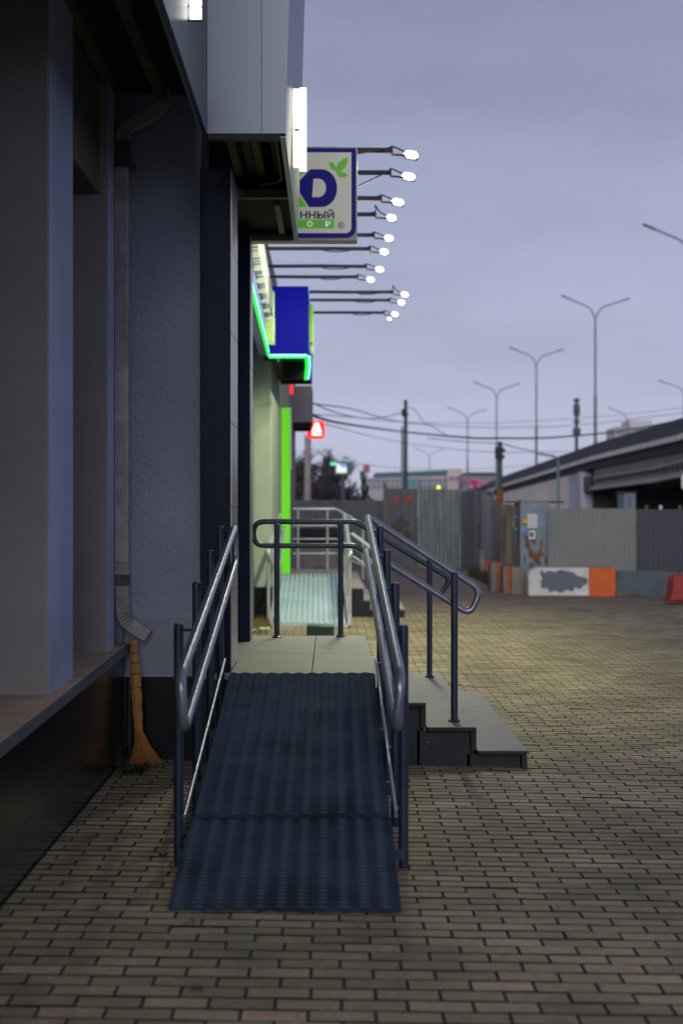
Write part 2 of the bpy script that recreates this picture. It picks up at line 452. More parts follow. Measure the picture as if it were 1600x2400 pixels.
me.materials.append(brick_m2); me.materials.append(dirt); me.materials.append(dirt_edge)
me.polygons.foreach_set('material_index', np.tile([1, 1, 1, 1, 2, 2, 2, 2, 0], len(rest)).astype(np.int32))
pf = bpy.data.objects.new('brick', me); pf.name = 'paver_field'; pf['kind'] = 'stuff'; pf.parent = pave; col.objects.link(pf)

# ------------------------------------------------------------------ near grey building
bld = thing('commercial_building', 'grey stucco shop building on the left with black granite plinth and overhanging grey fascia', 'building', (-1.5, 8, 0))
# plinth: backing wall and granite tiles (two courses)
MB().box(-2.6, -1.25, -3, 8.80, -.2, .60).build('plinth', granite_dull, bld)
for (z0, z1) in ((-.03, .232), (.238, .63)):
    ty = 1.6
    while ty < 8.7:
        y1 = min(ty + 1.196, 8.79)
        MB().box(-1.25, -1.232, ty, y1, z0, z1).build('tile', granite, bld)
        ty += 1.2
MB().box(-1.249, -1.236, 1.6, 8.79, .2325, .2375).build('joint_strip', joint, bld)
# ledge slabs, slightly falling towards the street side near the camera
ty = 1.7
while ty < 8.75:
    y1 = min(ty + .897, 8.76)
    za, zb = .711 - .017 * (8.75 - ty), .711 - .017 * (8.75 - y1)
    s = MB().hexa([(-2.5, ty, za - .03), (-1.2, ty, za - .03), (-1.2, y1, zb - .03), (-2.5, y1, zb - .03)], [(-2.5, ty, za + .004), (-1.2, ty, za), (-1.2, y1, zb), (-2.5, y1, zb + .004)]).build('ledge_slab', sill_m, bld, bevel=.004)
    MB().hexa([(-1.2, ty, za - .046), (-1.185, ty, za - .046), (-1.185, y1, zb - .046), (-1.2, y1, zb - .046)], [(-1.2, ty, za - .002), (-1.185, ty, za - .002), (-1.185, y1, zb - .002), (-1.2, y1, zb - .002)]).build('edge_trim', sill_edge, s)
    ty += .9
# columns standing on the ledge
for (xa, xb, ya, yb, zb_, mm) in ((-2.1, -1.258, 6.56, 7.17, .66, col_face), (-2.1, -1.253, 8.28, 8.50, .70, col_face)):
    MB().box(xa, xb, ya, yb, zb_ - .03, 5.2).build('column', mm, bld, bevel=.006)
    MB().box(xa + .02, xb + .004, ya + .004, yb - .004, zb_, 5.19).build('column_skylit_side', mat('column skylight blue', (.30, .35, .50), .9, var=.12, vs=2, bump=.4, bs=60, bdist=.004), bld)  # same plaster, bluish sky light on the side painted into its colour
MB().box(-1.8, -1.72, -3, 8.79, .6, 5.2).build('window_glazing', mat('dark shop glass', (.012, .013, .016), .08), bld)
MB().box(-1.75, -1.66, 7.17, 8.8, 2.98, 5.2).build('lintel', col_face, bld)
MB().box(-1.75, -1.30, 7.171, 8.279, 3.28, 5.2).build('header_box', mat('header grey', (.11, .105, .09), .9), bld)
# wall that faces the camera, with its own plinth
MB().box(-2.6, -.775, 8.80, 9.15, .50, 5.2).build('wall', stucco, bld, bevel=.004)
MB().box(-1.23, -.777, 8.792, 8.80, .53, .86).build('patched_render', stucco_base, bld)
MB().box(-1.228, -.760, 8.785, 9.16, -.1, .505).build('wall_plinth', granite_dull, bld)
MB().box(-1.20, -1.197, 8.780, 8.785, -.05, .5).build('plinth_joint', joint, bld)
# portal of navy composite pillars at the entrance
for (y0, y1) in ((8.70, 9.28), (10.78, 11.08)):
    ptop = 3.52 if y0 < 9 else 3.599
    p = MB().box(-.772 if y0 < 9 else -.80, -.592, y0, y1, .542, ptop).build('entrance_pillar', navy, bld, bevel=.003)
    seams = [1.02, 1.52, 2.02, 2.55, 3.05]
    zprev = .56
    for s_ in seams + [3.52]:
        MB().box(-.5915, -.586, y0 + .012, y1 - .006, zprev + .004, s_ - .004).build('cladding_panel', alu_side, p)
        MB().box(-.5916, -.5872, y0 + .012, y1 - .006, s_ - .0038, s_ + .0038).build('seam_strip', glint, p)
        zprev = s_
MB().box(-1.9, -.95, 9.29, 10.77, .54, 3.5).build('entrance_recess', mat('entrance recess dark', (.03, .035, .05), .6), bld)
for yy in (9.34, 10.06):
    d = MB().box(-.95, -.90, yy, yy + .66, .56, 2.75).build('entrance_door', navy, bld)
    MB().box(-.899, -.895, yy + .07, yy + .59, .66, 2.65).build('pane', mat('dark shop glass', (.012, .013, .016), .08), d)
MB().box(-2.4, -.80, 9.16, 22.0, 3.9, 4.9).build('upper_wall', col_face, bld)
MB().box(-2.4, -1.05, 11.09, 20.15, -.1, 3.9).build('rear_wall', mat('mid wall grey', (.2, .21, .2), .9), bld)

# fascia running over the pavement side (bottom edge 3.53 m)
ty = -3.0
while ty < 7.98:
    y1 = min(ty + 1.995, 7.985)
    MB().box(-.690, -.668, ty, y1, 3.53, 7.6).build('fascia_panel', alu, bld)
    ty += 2.0
MB().box(-.705, -.6905, -3, 7.98, 3.535, 3.62).build('fascia_inner_flange', mat('flange grey', (.22, .23, .25), .6), bld)
# protruding entrance box: camera-facing panels, outer side, bottom rim
def fx(z): return -.246 + .028 * (z - 3.53)
zt = 7.6
for (xa, xb) in ((-.668, -.3775), (-.3745, None)):
    xb0, xb1 = (xb, xb) if xb is not None else (fx(3.545), fx(zt))
    MB().hexa([(xa, 7.99, 3.545), (xb0, 7.99, 3.545), (xb0, 8.02, 3.545), (xa, 8.02, 3.545)], [(xa, 7.99, zt), (xb1, 7.99, zt), (xb1, 8.02, zt), (xa, 8.02, zt)]).build('fascia_panel', alu, bld)
for (ya, yb) in ((8.0225, 9.5), (9.504, 11.05)):
    MB().hexa([(fx(3.53) - .03, ya, 3.53), (fx(3.53), ya, 3.53), (fx(3.53), yb, 3.53), (fx(3.53) - .03, yb, 3.53)], [(fx(zt) - .03, ya, zt), (fx(zt), ya, zt), (fx(zt), yb, zt), (fx(zt) - .03, yb, zt)]).build('fascia_panel', alu, bld)
MB().box(-.668, -.277, 7.995, 8.05, 3.515, 3.544).build('bottom_rim', dark_edge, bld)
MB().box(-.60, -.277, 11.0, 11.05, 3.52, 3.56).build('bottom_rim', mat('rim grey', (.16, .16, .16), .6), bld)
MB().box(-.60, -.277, 11.02, 11.05, 3.561, 7.6).build('fascia_panel', alu, bld)
MB().box(-.80, -.28, 9.62, 9.68, 3.545, 3.60).build('soffit_crossbar', mat('crossbar', (.13, .13, .12), .6), bld)
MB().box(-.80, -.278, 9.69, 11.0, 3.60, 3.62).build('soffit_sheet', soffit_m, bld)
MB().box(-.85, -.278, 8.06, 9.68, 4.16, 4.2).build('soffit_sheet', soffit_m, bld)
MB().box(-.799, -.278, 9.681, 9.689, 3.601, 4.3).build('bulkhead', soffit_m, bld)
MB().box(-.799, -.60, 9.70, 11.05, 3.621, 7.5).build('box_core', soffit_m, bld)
for xx, mm in ((-.62, wood), (-.53, soffit_m), (-.475, wood), (-.36, soffit_m)):
    MB().box(xx, xx + .05, 8.1, 9.6, 3.68, 3.78).build('soffit_batten', mm, bld)
for yy in (8.5, 9.0, 9.4):
    MB().box(-.64, -.30, yy, yy + .03, 3.79, 3.82).build('cross_batten', mat('old grey batten', (.09, .09, .085), .8), bld)
MB().tube(rounded([(-.31, 8.2, 3.60), (-.31, 9.3, 3.60), (-.33, 9.5, 3.62), (-.45, 9.58, 3.62)], .08), .008, 8).build('cable_conduit', mat('crossbar', (.13, .13, .12), .6), bld)
MB().box(-.50, -.46, 9.69, 9.72, 3.56, 3.599).build('soffit_hanger', soffit_m, bld)
MB().box(-.38, -.34, 9.9, 10.9, 3.55, 3.598).build('soffit_batten', mat('crossbar', (.13, .13, .12), .6), bld)
# ceiling of the covered ledge
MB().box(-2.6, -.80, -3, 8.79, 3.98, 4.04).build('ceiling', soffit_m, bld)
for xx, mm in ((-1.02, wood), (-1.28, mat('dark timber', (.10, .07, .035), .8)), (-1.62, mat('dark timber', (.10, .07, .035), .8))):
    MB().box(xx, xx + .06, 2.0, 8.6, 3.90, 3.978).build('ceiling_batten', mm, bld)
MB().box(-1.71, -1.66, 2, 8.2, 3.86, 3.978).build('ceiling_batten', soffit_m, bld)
MB().box(-2.3, -1.16, 8.70, 8.78, 3.52, 3.56).build('ceiling_rail', mat('crossbar', (.13, .13, .12), .6), bld)

# ------------------------------------------------------------------ drainpipe
dp = thing('drainpipe', 'dirty white ribbed drainpipe with bent spout in the corner above the broom', 'drainpipe', (-1.21, 8.66, .8))
def rect_sweep(mb, path, w, d, ribs=5):
    # path in the xz plane at fixed y; ribbed front
    pts = [Vector(p) for p in path]; m = len(pts)
    prof = []
    for k in range(ribs * 4 + 1):
        t = k / (ribs * 4); prof.append((-w/2 + w*t, -d/2 - (.0025 if (k % 4) in (1, 2) else 0)))
    prof += [(w/2, d/2), (-w/2, d/2)]
    n = len(prof); base = len(mb.v)
    for i in range(m):
        a = pts[max(i-1, 0)]; b = pts[min(i+1, m-1)]; t = (b - a).normalized()
        side = t.cross(Vector((0, 1, 0)))
        for (s_, q) in prof: mb.v.append(tuple(pts[i] + side * s_ + Vector((0, q, 0))))
    for i in range(m - 1):
        for k in range(n):
            k2 = (k + 1) % n
            mb.f.append((base+i*n+k, base+i*n+k2, base+(i+1)*n+k2, base+(i+1)*n+k))
    mb.f.append(tuple(base + k for k in range(n))); mb.f.append(tuple(base + (m-1)*n + k for k in range(n-1, -1, -1)))
    return mb
Yp = 8.66
def pp(u, v): return P(u, v, Yp)
rect_sweep(MB(), [pp(286, 395), pp(286, 1317)], .078, .06).build('pipe', gutter, dp)
rect_sweep(MB(), [pp(286, 330), pp(286, 394)], .088, .066).build('collar', gutter_dk, dp)
rect_sweep(MB(), [pp(286, 318), pp(286, 1346)][1:] + [pp(286, 1318)], .086, .066).build('collar', gutter, dp)
rect_sweep(MB(), [pp(286.5, 1346), pp(286.5, 1373)], .081, .062).build('pipe_joint', gutter_dk, dp)
rect_sweep(MB(), [pp(287, 1373), pp(289, 1432)], .074, .058).build('lower_pipe', gutter, dp)
el = [pp(289, 1431), pp(290, 1440), pp(294, 1450), pp(300, 1459), pp(309, 1466)]
e_ = MB(); rect_sweep(e_, el, .074, .058)
elb = e_.build('elbow', gutter, dp)
for q in ((289.6, 1437, -.12), (291.5, 1444, -.3), (294.6, 1450.5, -.5), (299, 1457, -.7), (304, 1462, -.9)):
    c = pp(q[0], q[1]); MB().obox(c, (.079, .064, .005), Matrix.Rotation(q[2], 3, 'Y')).build('crimp', gutter_dk, elb)
rect_sweep(MB(), [pp(308, 1465.5), pp(347, 1490)], .074, .058).build('spout', gutter, dp)
rect_sweep(MB(), [pp(286, 331), pp(288, 318), pp(300, 300), pp(330, 282), pp(368, 262), pp(385, 240), pp(386, 60)], .075, .06).build('offset_pipe', gutter, dp)
MB().tube([pp(288, 1508), pp(288, 1467), pp(300, 1468)], .004, 6).build('wall_bracket', gutter_dk, dp)

# ------------------------------------------------------------------ landing with steps
PZ = .54; PY0, PY1 = 8.62, 11.30
ld = thing('entrance_landing', 'raised tiled landing at the top of the blue ramp with three side steps', 'steps', (-.1, 8.62, 0))
MB().box(-.77, .225, 8.66, 11.27, -.05, .505).build('landing_base', dark_panel, ld)
for (xa, xb) in ((-.76, -.1155), (-.1105, .262)):
    for (ya, yb) in ((8.62, 9.93), (9.942, 11.30)):
        MB().box(xa, xb, ya, yb, .508, PZ).build('tile', porcelain, ld, bevel=.002)
EX = [.258, .559, .855, 1.153]; TZ = [.371, .228, .09]
for k in range(3):
    xa, xb, z = EX[k], EX[k + 1], TZ[k]
    zb = gz(xb) - .02
    MB().box(xa - .05, xb - .035, 8.70, 11.43, -.06, z - .032).build('step_base', dark_panel, ld)
    for (ya, yb) in ((8.64, 10.075), (10.08, 11.47)):
        MB().box(xa + .004, xb, ya, yb, z - .004, z).build('tread_tile', porc2, ld)
        MB().box(xa + .004, xb, ya + .001, yb - .001, z - .032, z - .004).build('tread_edge', dark_edge, ld, bevel=.01)
    zl = TZ[k + 1] if k < 2 else zb
    MB().box(xb - .032, xb - .0015, 8.641, 11.469, zl + .001, z - .030).build('riser', dark_edge, ld)
MB().box(.232, .262, 8.625, 11.30, .371, .508).build('riser', dark_edge, ld)
MB().box(.23, .262, 8.622, 8.64, -.02, .508).build('riser_edge', dark_edge, ld)
rc = random.Random(5)
chip = mat('chipped cladding', (.22, .21, .20), .9)
for (xc, zc0, zc1) in ((.565, .02, .17), (.815, .05, .15), (.30, .03, .2)):
    for k in range(7):
        x_ = xc + rc.uniform(-.012, .012); z_ = rc.uniform(zc0, zc1); s = rc.uniform(.0015, .004)
        MB().prism([(x_ - s, z_), (x_, z_ - s * 1.4), (x_ + s * .8, z_), (x_, z_ + s)], 8.6985, 8.6995).build('chipped_spot', chip, ld)
# ------------------------------------------------------------------ blue ramp
RX0, RX1 = -.598, .257
def rz(y): return .02 + (PZ - .02) / (8.62 - 5.47) * (y - 5.47)
ramp = thing('wheelchair_ramp', 'narrow navy blue ramp of two ribbed tread plates rising to the tiled landing', 'ramp', (-.17, 5.47, 0))
def tread(y0, y1, z0, z1, x0, x1, name):
    nx, ny = 133, int((y1 - y0) / .0062)
    X = np.linspace(x0, x1, nx); Y = np.linspace(y0, y1, ny)
    XX, YY = np.meshgrid(X, Y)
    pitch = (RX1 - RX0) / 11.0
    ph = (XX - RX0) / pitch
    colmask = .5 + .5 * np.cos(2 * np.pi * (ph - .3))
    rung = np.clip(np.sin(2 * np.pi * YY / .034), -.3, 1)
    Z = z0 + (YY - y0) / (y1 - y0) * (z1 - z0) + .0016 * colmask + .0075 * rung * (.3 + .7 * colmask)
    Z += .002 * np.sin(YY * 5 + XX * 3)
    edge = .003 * np.sin(XX * 17 + y0) + .004 * np.sin(XX * 80)
    YY = YY + edge * (np.abs(YY - y0) < .02)
    me = bpy.data.meshes.new(name)
    vs = np.stack([XX, YY, Z], -1).reshape(-1, 3)
    low = vs.copy(); 
    i = np.arange(ny * nx).reshape(ny, nx)
    fs = np.stack([i[:-1, :-1], i[:-1, 1:], i[1:, 1:], i[1:, :-1]], -1).reshape(-1, 4)
    org = ORG[ramp.name]
    vs = vs - np.array(org)
    # skirt
    per = list(i[0, :]) + list(i[1:, -1]) + list(i[-1, -2::-1]) + list(i[-2:0:-1, 0])
    n0 = len(vs); sk = vs[per].copy(); sk[:, 2] -= .014
    F2 = [(int(per[(k+1) % len(per)]), int(per[k]), n0 + k, n0 + (k + 1) % len(per)) for k in range(len(per))]
    me.from_pydata(np.vstack([vs, sk]).tolist(), [], fs.tolist() + F2)
    wr = np.clip(rung, 0, 1) * (.12 + .88 * colmask ** 1.5); wr = np.clip(wr, 0, 1).reshape(-1)
    wa = me.attributes.new('wear', 'FLOAT', 'POINT'); wa.data.foreach_set('value', np.concatenate([wr, np.zeros(len(per))]).astype(np.float32))
    me.materials.append(rubber)
    o = bpy.data.objects.new('tread_plate', me); fin(o, ramp, org)
tread(5.47, 6.38, rz(5.47) - .005, rz(6.38) - .004, RX0 - .005, RX1 + .005, 'a')
tread(6.355, 8.615, rz(6.355) + .020, PZ + .006, RX0 + .01, RX1 - .004, 'b')
for xx in (RX0 + .005, RX1 - .055):
    MB().hexa([(xx, 5.6, .0), (xx + .05, 5.6, .0), (xx + .05, 8.6, PZ - .10), (xx, 8.6, PZ - .10)], [(xx, 5.6, rz(5.6) - .022), (xx + .05, 5.6, rz(5.6) - .022), (xx + .05, 8.6, PZ - .02), (xx, 8.6, PZ - .02)]).build('side_beam', navy_paint, ramp)
for yy in (6.18, 7.0, 7.8, 8.58):
    z = max(rz(yy) - .085, .06)
    MB().box(-.64, .31, yy - .022, yy + .022, z - .025, z + .02).build('cross_beam', navy_paint, ramp)
MB().box(-.59, .25, 8.59, 8.617, -.02, PZ - .02).build('end_plate', dark_panel, ramp)

# railings
def sleeve(pt, r=.021): return r
def post(parent, x, y, z0, z1, r=.021, flange=True):
    p = MB().lathe((x, y, 0), [(r, z0), (r, z1 - .004), (r * .8, z1), (.0, z1 + .001)], 16).build('post', navy_paint, parent, smooth=True)
    MB().lathe((x, y, 0), [(r*.95, z1 + .0005), (r * .8, z1 + .004), (.0, z1 + .005)], 16).build('cap', rail_steel, p, smooth=True)
    if flange: MB().lathe((x, y, 0), [(r + .014, z0), (r + .016, z0 + .008), (r + .006, z0 + .014), (r, z0 + .016)], 20).build('base_collar', navy_paint, p, smooth=True)
    return p
YS = [6.18, 7.0, 7.8, 8.55]
rr = thing('ramp_railing', 'navy railing right of the ramp that bends down along the near edge of the steps', 'railing', (.29, 6.18, 0))
RT = [1.013, 1.15, 1.285, 1.405]
XR = [.3045, .306, .297, .287]
for x, y, z in zip(XR, YS, RT):
    post(rr, x, y, gz(x) - .01, z, flange=False)
    zr = 1.462 - .164 * (8.93 - y)
    xr_ = .225 + (8.93 - y) / 3.43 * .032
    for dzz in (0, -.2):
        MB().tube([(x, y, zr + dzz - .02), (xr_ + .008, y, zr + dzz - .02), (xr_, y, zr + dzz - .012)], .006, 8).build('bracket', navy_paint, rr, smooth=True)
post(rr, .743, 8.87, TZ[1], 1.125)
SY = 8.93
loop = [(.257, 5.44, .885), (.222, SY, 1.462), P(1126, 1383, SY), P(1101, 1440, SY), (.210, SY, 1.262), (.245, 5.44, .685)]
MB().tube(rounded(loop, [.06, .05, .06, .06, .05, .06], closed=True), .0205, 16, closed=True).build('handrail', rail_steel, rr, smooth=True)
for z_ in (1342, 1417):
    q = P(1063, z_, SY); MB().tube([(q[0], 8.87, q[2] - .01), (q[0], SY, q[2] - .01)], .006, 8).build('bracket', navy_paint, rr)
MB().tube([(.271, 6.12, rz(6.12) + .10), (.262, 8.57, rz(8.57) + .10)], .0085, 10).build('kick_rail', rod_steel, rr, smooth=True)
for y in (6.2, 7.0, 7.8, 8.5):
    MB().tube([(.27, y, rz(y) + .10), (.30, y, rz(y) + .10)], .005, 6).build('kick_rail_pin', rod_steel, rr)

rl = thing('ramp_railing', 'navy tube railing along the left side of the ramp beside the stucco wall', 'railing', (-.638, 6.18, 0))
for x, y, z in zip([-.638, -.637, -.6375, -.64], YS, [1.02, 1.155, 1.285, 1.405]):
    post(rl, x, y, gz(x) - .01, z, flange=False)
    zr = 1.405 - .164 * (8.56 - y)
    for dzz in (0, -.2):
        MB().tube([(x, y, zr + dzz - .02), (-.565, y, zr + dzz - .02), (-.557, y, zr + dzz - .012)], .006, 8).build('bracket', navy_paint, rl, smooth=True)
loop = [(-.555, 5.44, .885), (-.557, 8.54, 1.402), (-.553, 8.54, 1.20), (-.542, 5.44, .685)]
MB().tube(rounded(loop, .06, closed=True), .0205, 16, closed=True).build('handrail', rail_steel, rl, smooth=True)
MB().tube([(-.608, 6.12, rz(6.12) + .10), (-.617, 8.57, rz(8.57) + .10)], .0085, 10).build('kick_rail', rod_steel, rl, smooth=True)
for y in (6.2, 7.0, 7.8, 8.5):
    MB().tube([(-.61, y, rz(y) + .10), (-.635, y, rz(y) + .10)], .005, 6).build('kick_rail_pin', rod_steel, rl)

rf = thing('landing_railing', 'navy tube railing across the far edge of the landing, dropping over the steps', 'railing', (-.1, 11.22, PZ))
post(rf, -.408, 11.15, PZ, 1.40); post(rf, .075, 11.22, PZ, 1.40)
post(rf, .753, 11.24, TZ[1], 1.13)
FY = 11.25
loop = [P(594, 1222.5, FY), P(832, 1222.5, FY), P(1056, 1357, FY), P(1030, 1396, FY), P(831, 1279, FY), P(594, 1279, FY)]
MB().tube(rounded(loop, [.09, .03, .06, .06, .03, .09], closed=True), .0205, 16, closed=True).build('handrail', navy_paint, rf, smooth=True)

# ------------------------------------------------------------------ broom
br = thing('broom', 'straw broom with knotted handle leaning in the corner below the drainpipe', 'broom', (-1.10, 8.55, 0))
top = Vector((-1.155, 8.62, .745)); bot = Vector((-1.115, 8.56, .215))
ax = (top - bot)
ties = [0, .10, .30, .47, .62, .74, .84, .93, 1.0]
rads = [.023, .027, .031, .031, .028, .023, .021, .022]
for k in range(8):
    a, b, r_ = ties[k], ties[k + 1], rads[k]
    n = 8; pts = []; rs = []
    for q in range(n + 1):
        t = q / n; pts.append(bot + ax * (a + (b - a) * t)); rs.append(r_ * (.86 + .14 * math.sin(math.pi * t)))
    seg = MB().tube(pts, rs, 14)
    for kk in range(14):
        an = 2 * math.pi * kk / 14
        d = Vector((math.cos(an), math.sin(an), 0)) * (r_ * .93)
        seg.tube([p + d * (rs[i] / r_) for i, p in enumerate(pts)], .004, 5)
    so = seg.build('handle_bundle', straw, br, smooth=True)
    MB().tube([bot + ax * (b - .006), bot + ax * (b + .004)], r_ * .9 + .001, 14).build('binding', twine, so)
bs_ = MB()
rb = random.Random(3)
for k in range(420):
    an = rb.random() * 2 * math.pi; q = math.sqrt(rb.random())
    p0 = bot + Vector((math.cos(an), math.sin(an), 0)) * .022 * q
    ex = -1.085 + .085 * math.cos(an) * q + (.03 * max(0, math.cos(an)) * rb.random())
    ey = 8.55 + .05 * math.sin(an) * q
    p2 = Vector((ex, ey, gz(-1.1) + .004 + rb.random() * .016))
    p1 = p0.lerp(p2, .45) + Vector((-.010 * math.cos(an), 0, 0))
    bs_.tube([p0, p1, p2], [.0028, .0026, .0014], 4)
bs_.build('bristles', straw_tip, br, kind='stuff')

lt = MB(); rl_ = random.Random(31)
for k in range(160):
    y = rl_.uniform(4.4, 12); x = rl_.uniform(-1.2, .25 * y + .8)
    if -.6 < x < .27 and 5.4 < y < 8.7: continue
    if y > 8.5 and x < 1.2: continue
    s = rl_.uniform(.0015, .0045); z = gz(x) + .001
    lt.add([(x - s, y, z), (x, y - s, z), (x + s, y, z), (x, y + s, z), (x, y, z + s)], [(0, 1, 4), (1, 2, 4), (2, 3, 4), (3, 0, 4)])
tag(lt.build('grit', mat('pale grit', (.38, .35, .30), .9, var=.5, vs=9)), 'scattered grit and crumbs on the pavers', 'grit', kind='stuff')
fl_ = MB()
for k in range(26):
    y = rl_.uniform(4.4, 11); x = rl_.uniform(-1.2, -.7) if k % 2 else rl_.uniform(.4, 3)
    if y > 8.4 and x < 1.3: continue
    a = rl_.uniform(0, 3.1); s = rl_.uniform(.008, .018); z = gz(x) + .002
    c_, s_n = math.cos(a) * s, math.sin(a) * s
    fl_.add([(x - c_, y - s_n, z), (x + s_n * .5, y - c_ * .5, z + .003), (x + c_, y + s_n, z + .001), (x - s_n * .5, y + c_ * .5, z + .004)], [(0, 1, 2, 3)])
tag(fl_.build('fallen_leaves', mat('dead leaf', (.07, .04, .02), .9, var=.5, vs=6)), 'few small dead leaves lying on the pavers', 'leaves', kind='stuff')

# ------------------------------------------------------------------ weeds and litter of the corner
def weed(name, label, x, y, n, h, seed, m=leaf, spread=.09, group=None):
    rw = random.Random(seed); mb = MB()
    for k in range(n):
        a = rw.random() * 2 * math.pi; L = h * (.5 + rw.random() * .6); sp = spread * rw.random()
        b0 = Vector((x + math.cos(a) * sp * .4, y + math.sin(a) * sp * .4, gz(x) - .005))
        d = Vector((math.cos(a), math.sin(a), 0))
        p = [b0, b0 + d * sp * .5 + Vector((0, 0, L * .6)), b0 + d * sp * 1.2 + Vector((0, 0, L * (.7 + .3 * rw.random())))]
        side = Vector((-d.y, d.x, 0)) * (.004 + .008 * rw.random())
        mb.add([p[0] - side * .4, p[0] + side * .4, p[1] + side, p[1] - side, p[2]], [(0, 1, 2, 3), (3, 2, 4)])
    o = mb.build(name, m)
    return tag(o, label, 'weed', group)
weed('weed', 'taller dark weed at the foot of the granite plinth left of the broom', -1.21, 8.45, 45, .19, 1, spread=.06)
weed('weed', 'low spreading weed on the pavers just in front of the broom', -1.10, 8.28, 50, .07, 2, spread=.13)
weed('weed', 'tiny green tuft in a paver joint left of the ramp foot near the bottom', -.41, 4.56, 8, .022, 4, spread=.02)
weed('weed', 'small tuft in the paving beside the first left railing post', -.72, 6.35, 9, .03, 5, spread=.03)
weed('weed', 'thin tuft at the front edge of the lower tread plate', -.50, 5.33, 8, .015, 6, spread=.03)
tw = MB(); 
for (x, y) in ((-.98, 6.7), (-1.0, 6.0), (-.78, 6.25)):
    tw.tube([(x, y, gz(x) + .004), (x + .03, y + .02, gz(x) + .03), (x + .10, y - .03, gz(x) + .008)], .0011, 4)
tag(tw.build('dry_twigs', bark), 'few dry twigs scattered on the pavers left of the ramp', 'twigs', kind='stuff')

# ------------------------------------------------------------------ green shop further along
gs = thing('green_grocery_shop', 'pale green shopfront beyond the entrance with blue neon-edged canopy and lime cladding', 'building', (-.8, 20, 0))
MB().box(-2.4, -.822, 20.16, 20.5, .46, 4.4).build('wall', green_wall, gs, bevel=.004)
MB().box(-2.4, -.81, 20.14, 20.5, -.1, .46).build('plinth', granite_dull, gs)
MB().box(-2.4, -.818, 20.5, 24.6, .3, 4.4).build('side_wall', green_shaded, gs)
MB().box(-.817, -.675, 24.4, 24.55, .47, 3.22).build('lime_cladding', lime, gs, bevel=.005)
MB().box(-.674, -.655, 24.38, 24.6, 2.2, 3.22).build('cladding_edge', fascia_pale, gs)
MB().box(-2.4, -.72, 24.6, 30, -.1, 4.6).build('rear_block', grey_box, gs)
# long fascia: blue lower band, pale upper band, lettering returns
CY0, CY1 = 12.6, 19.2
def xf(y): return -.73 - .015 * (y - 12.6)
for (z0, z1, mm, nm) in ((3.53, 4.02, fascia_blue, 'blue_fascia'), (4.025, 4.75, fascia_pale, 'pale_fascia')):
    ty = CY0
    while ty < CY1 - .1:
        y1 = ty + 1.645
        MB().hexa([(xf(ty) - .1, ty, z0), (xf(ty), ty, z0), (xf(y1), y1, z0), (xf(y1) - .1, y1, z0)], [(xf(ty) - .1, ty, z1), (xf(ty), ty, z1), (xf(y1), y1, z1), (xf(y1) - .1, y1, z1)]).build(nm, mm, gs)
        ty += 1.65
MB().box(xf(19) + .03, xf(13) + .025, 13.0, 18.2, 3.92, 4.20).build('letter_backing', letter_gap, gs)
ly = 13.0; k = 0
while ly < 19.0:
    w = .055 + .03 * ((k * 7) % 3)
    z0 = 3.90 if k % 4 else 3.86
    l = MB().box(xf(ly) + .002, xf(ly) + .075, ly, ly + w, z0, 4.28).build('sign_letter', letter_side, gs)
    MB().box(xf(ly) + .076, xf(ly) + .082, ly + .01, ly + w - .01, z0 + .01, 4.27).build('letter_face', fascia_pale, l)
    ly += w + .10; k += 1
for (y_, z0, z1) in ((18.3, 3.62, 4.15), (18.75, 3.75, 4.3), (19.02, 3.66, 4.0)):
    MB().box(xf(y_) + .002, xf(y_) + .10, y_, y_ + .12, z0, z1).build('sign_letter', mat('lime letter', (.40, .55, .20), .5, emit=(.25, .40, .10), es=.3), gs)
# neon along the bottom edge
MB().tube([(xf(13.4) + .012, 13.4, 3.545), (xf(19.15) + .012, 19.17, 3.535)], .016, 8).build('green_neon', neon_g, gs, smooth=True)
MB().tube([(xf(13.4) + .02, 13.4, 3.585), (xf(19.15) + .02, 19.165, 3.575)], .011, 8).build('cyan_neon', neon_c, gs, smooth=True)
# protruding blue box
b0, b1 = P(630, 834, 19.2), P(722, 671, 19.2)
MB().box(b0[0], b1[0], 19.2, 19.24, 3.545, 4.435).build('canopy_front', brand_blue, gs)
MB().box(b1[0] - .03, b1[0], 19.241, 23.2, 3.50, 4.435).build('canopy_side', brand_blue, gs)
MB().box(-.9, b1[0] - .031, 19.241, 23.2, 3.56, 3.60).build('canopy_soffit', soffit_m, gs)
MB().box(-.79, b1[0] - .02, 23.1, 23.2, 3.50, 3.56).build('canopy_rim', soffit_m, gs)
MB().tube([(b0[0], 19.18, 3.528), (b1[0] - .02, 19.18, 3.528)], .016, 8).build('cyan_neon', neon_c, gs, smooth=True)
MB().tube([(b0[0], 19.185, 3.505), (b1[0] - .02, 19.185, 3.505)], .012, 8).build('green_neon', neon_g, gs, smooth=True)
q = [P(718, 836, 19.2), P(719, 860, 19.6), P(716, 888, 20.4)]
MB().tube(q, .022, 10).build('green_neon', neon_g, gs, smooth=True)
MB().tube([(a + .038, b - .01, c) for a, b, c in q], .013, 8).build('cyan_neon', neon_c, gs, smooth=True)
MB().tube([P(652, 836, 19.3), P(652, 848, 19.3)], .02, 10).build('sensor', alu_side, gs)
MB().box(-.66, P(712, 0, 20.4)[0], 20.30, 20.36, P(0, 889, 20.4)[2], 3.56).build('soffit_beam', black, gs)
a0, a1 = P(725, 714, 19.9), P(733, 812, 19.9)
MB().box(a0[0], a1[0], 19.9, 20.6, a1[2], a0[2]).build('lime_blade', mat('lime blade', (.20, .45, .02), .5, emit=(.16, .40, .01), es=.4), gs)
for (va, vb) in ((803, 808), (814, 820), (822, 827)):
    MB().box(a0[0] + .01, a1[0] - .004, 19.89, 20.5, P(0, vb, 19.9)[2], P(0, va, 19.9)[2]).build('blade_band', sign_text if va < 810 else fascia_pale, gs)
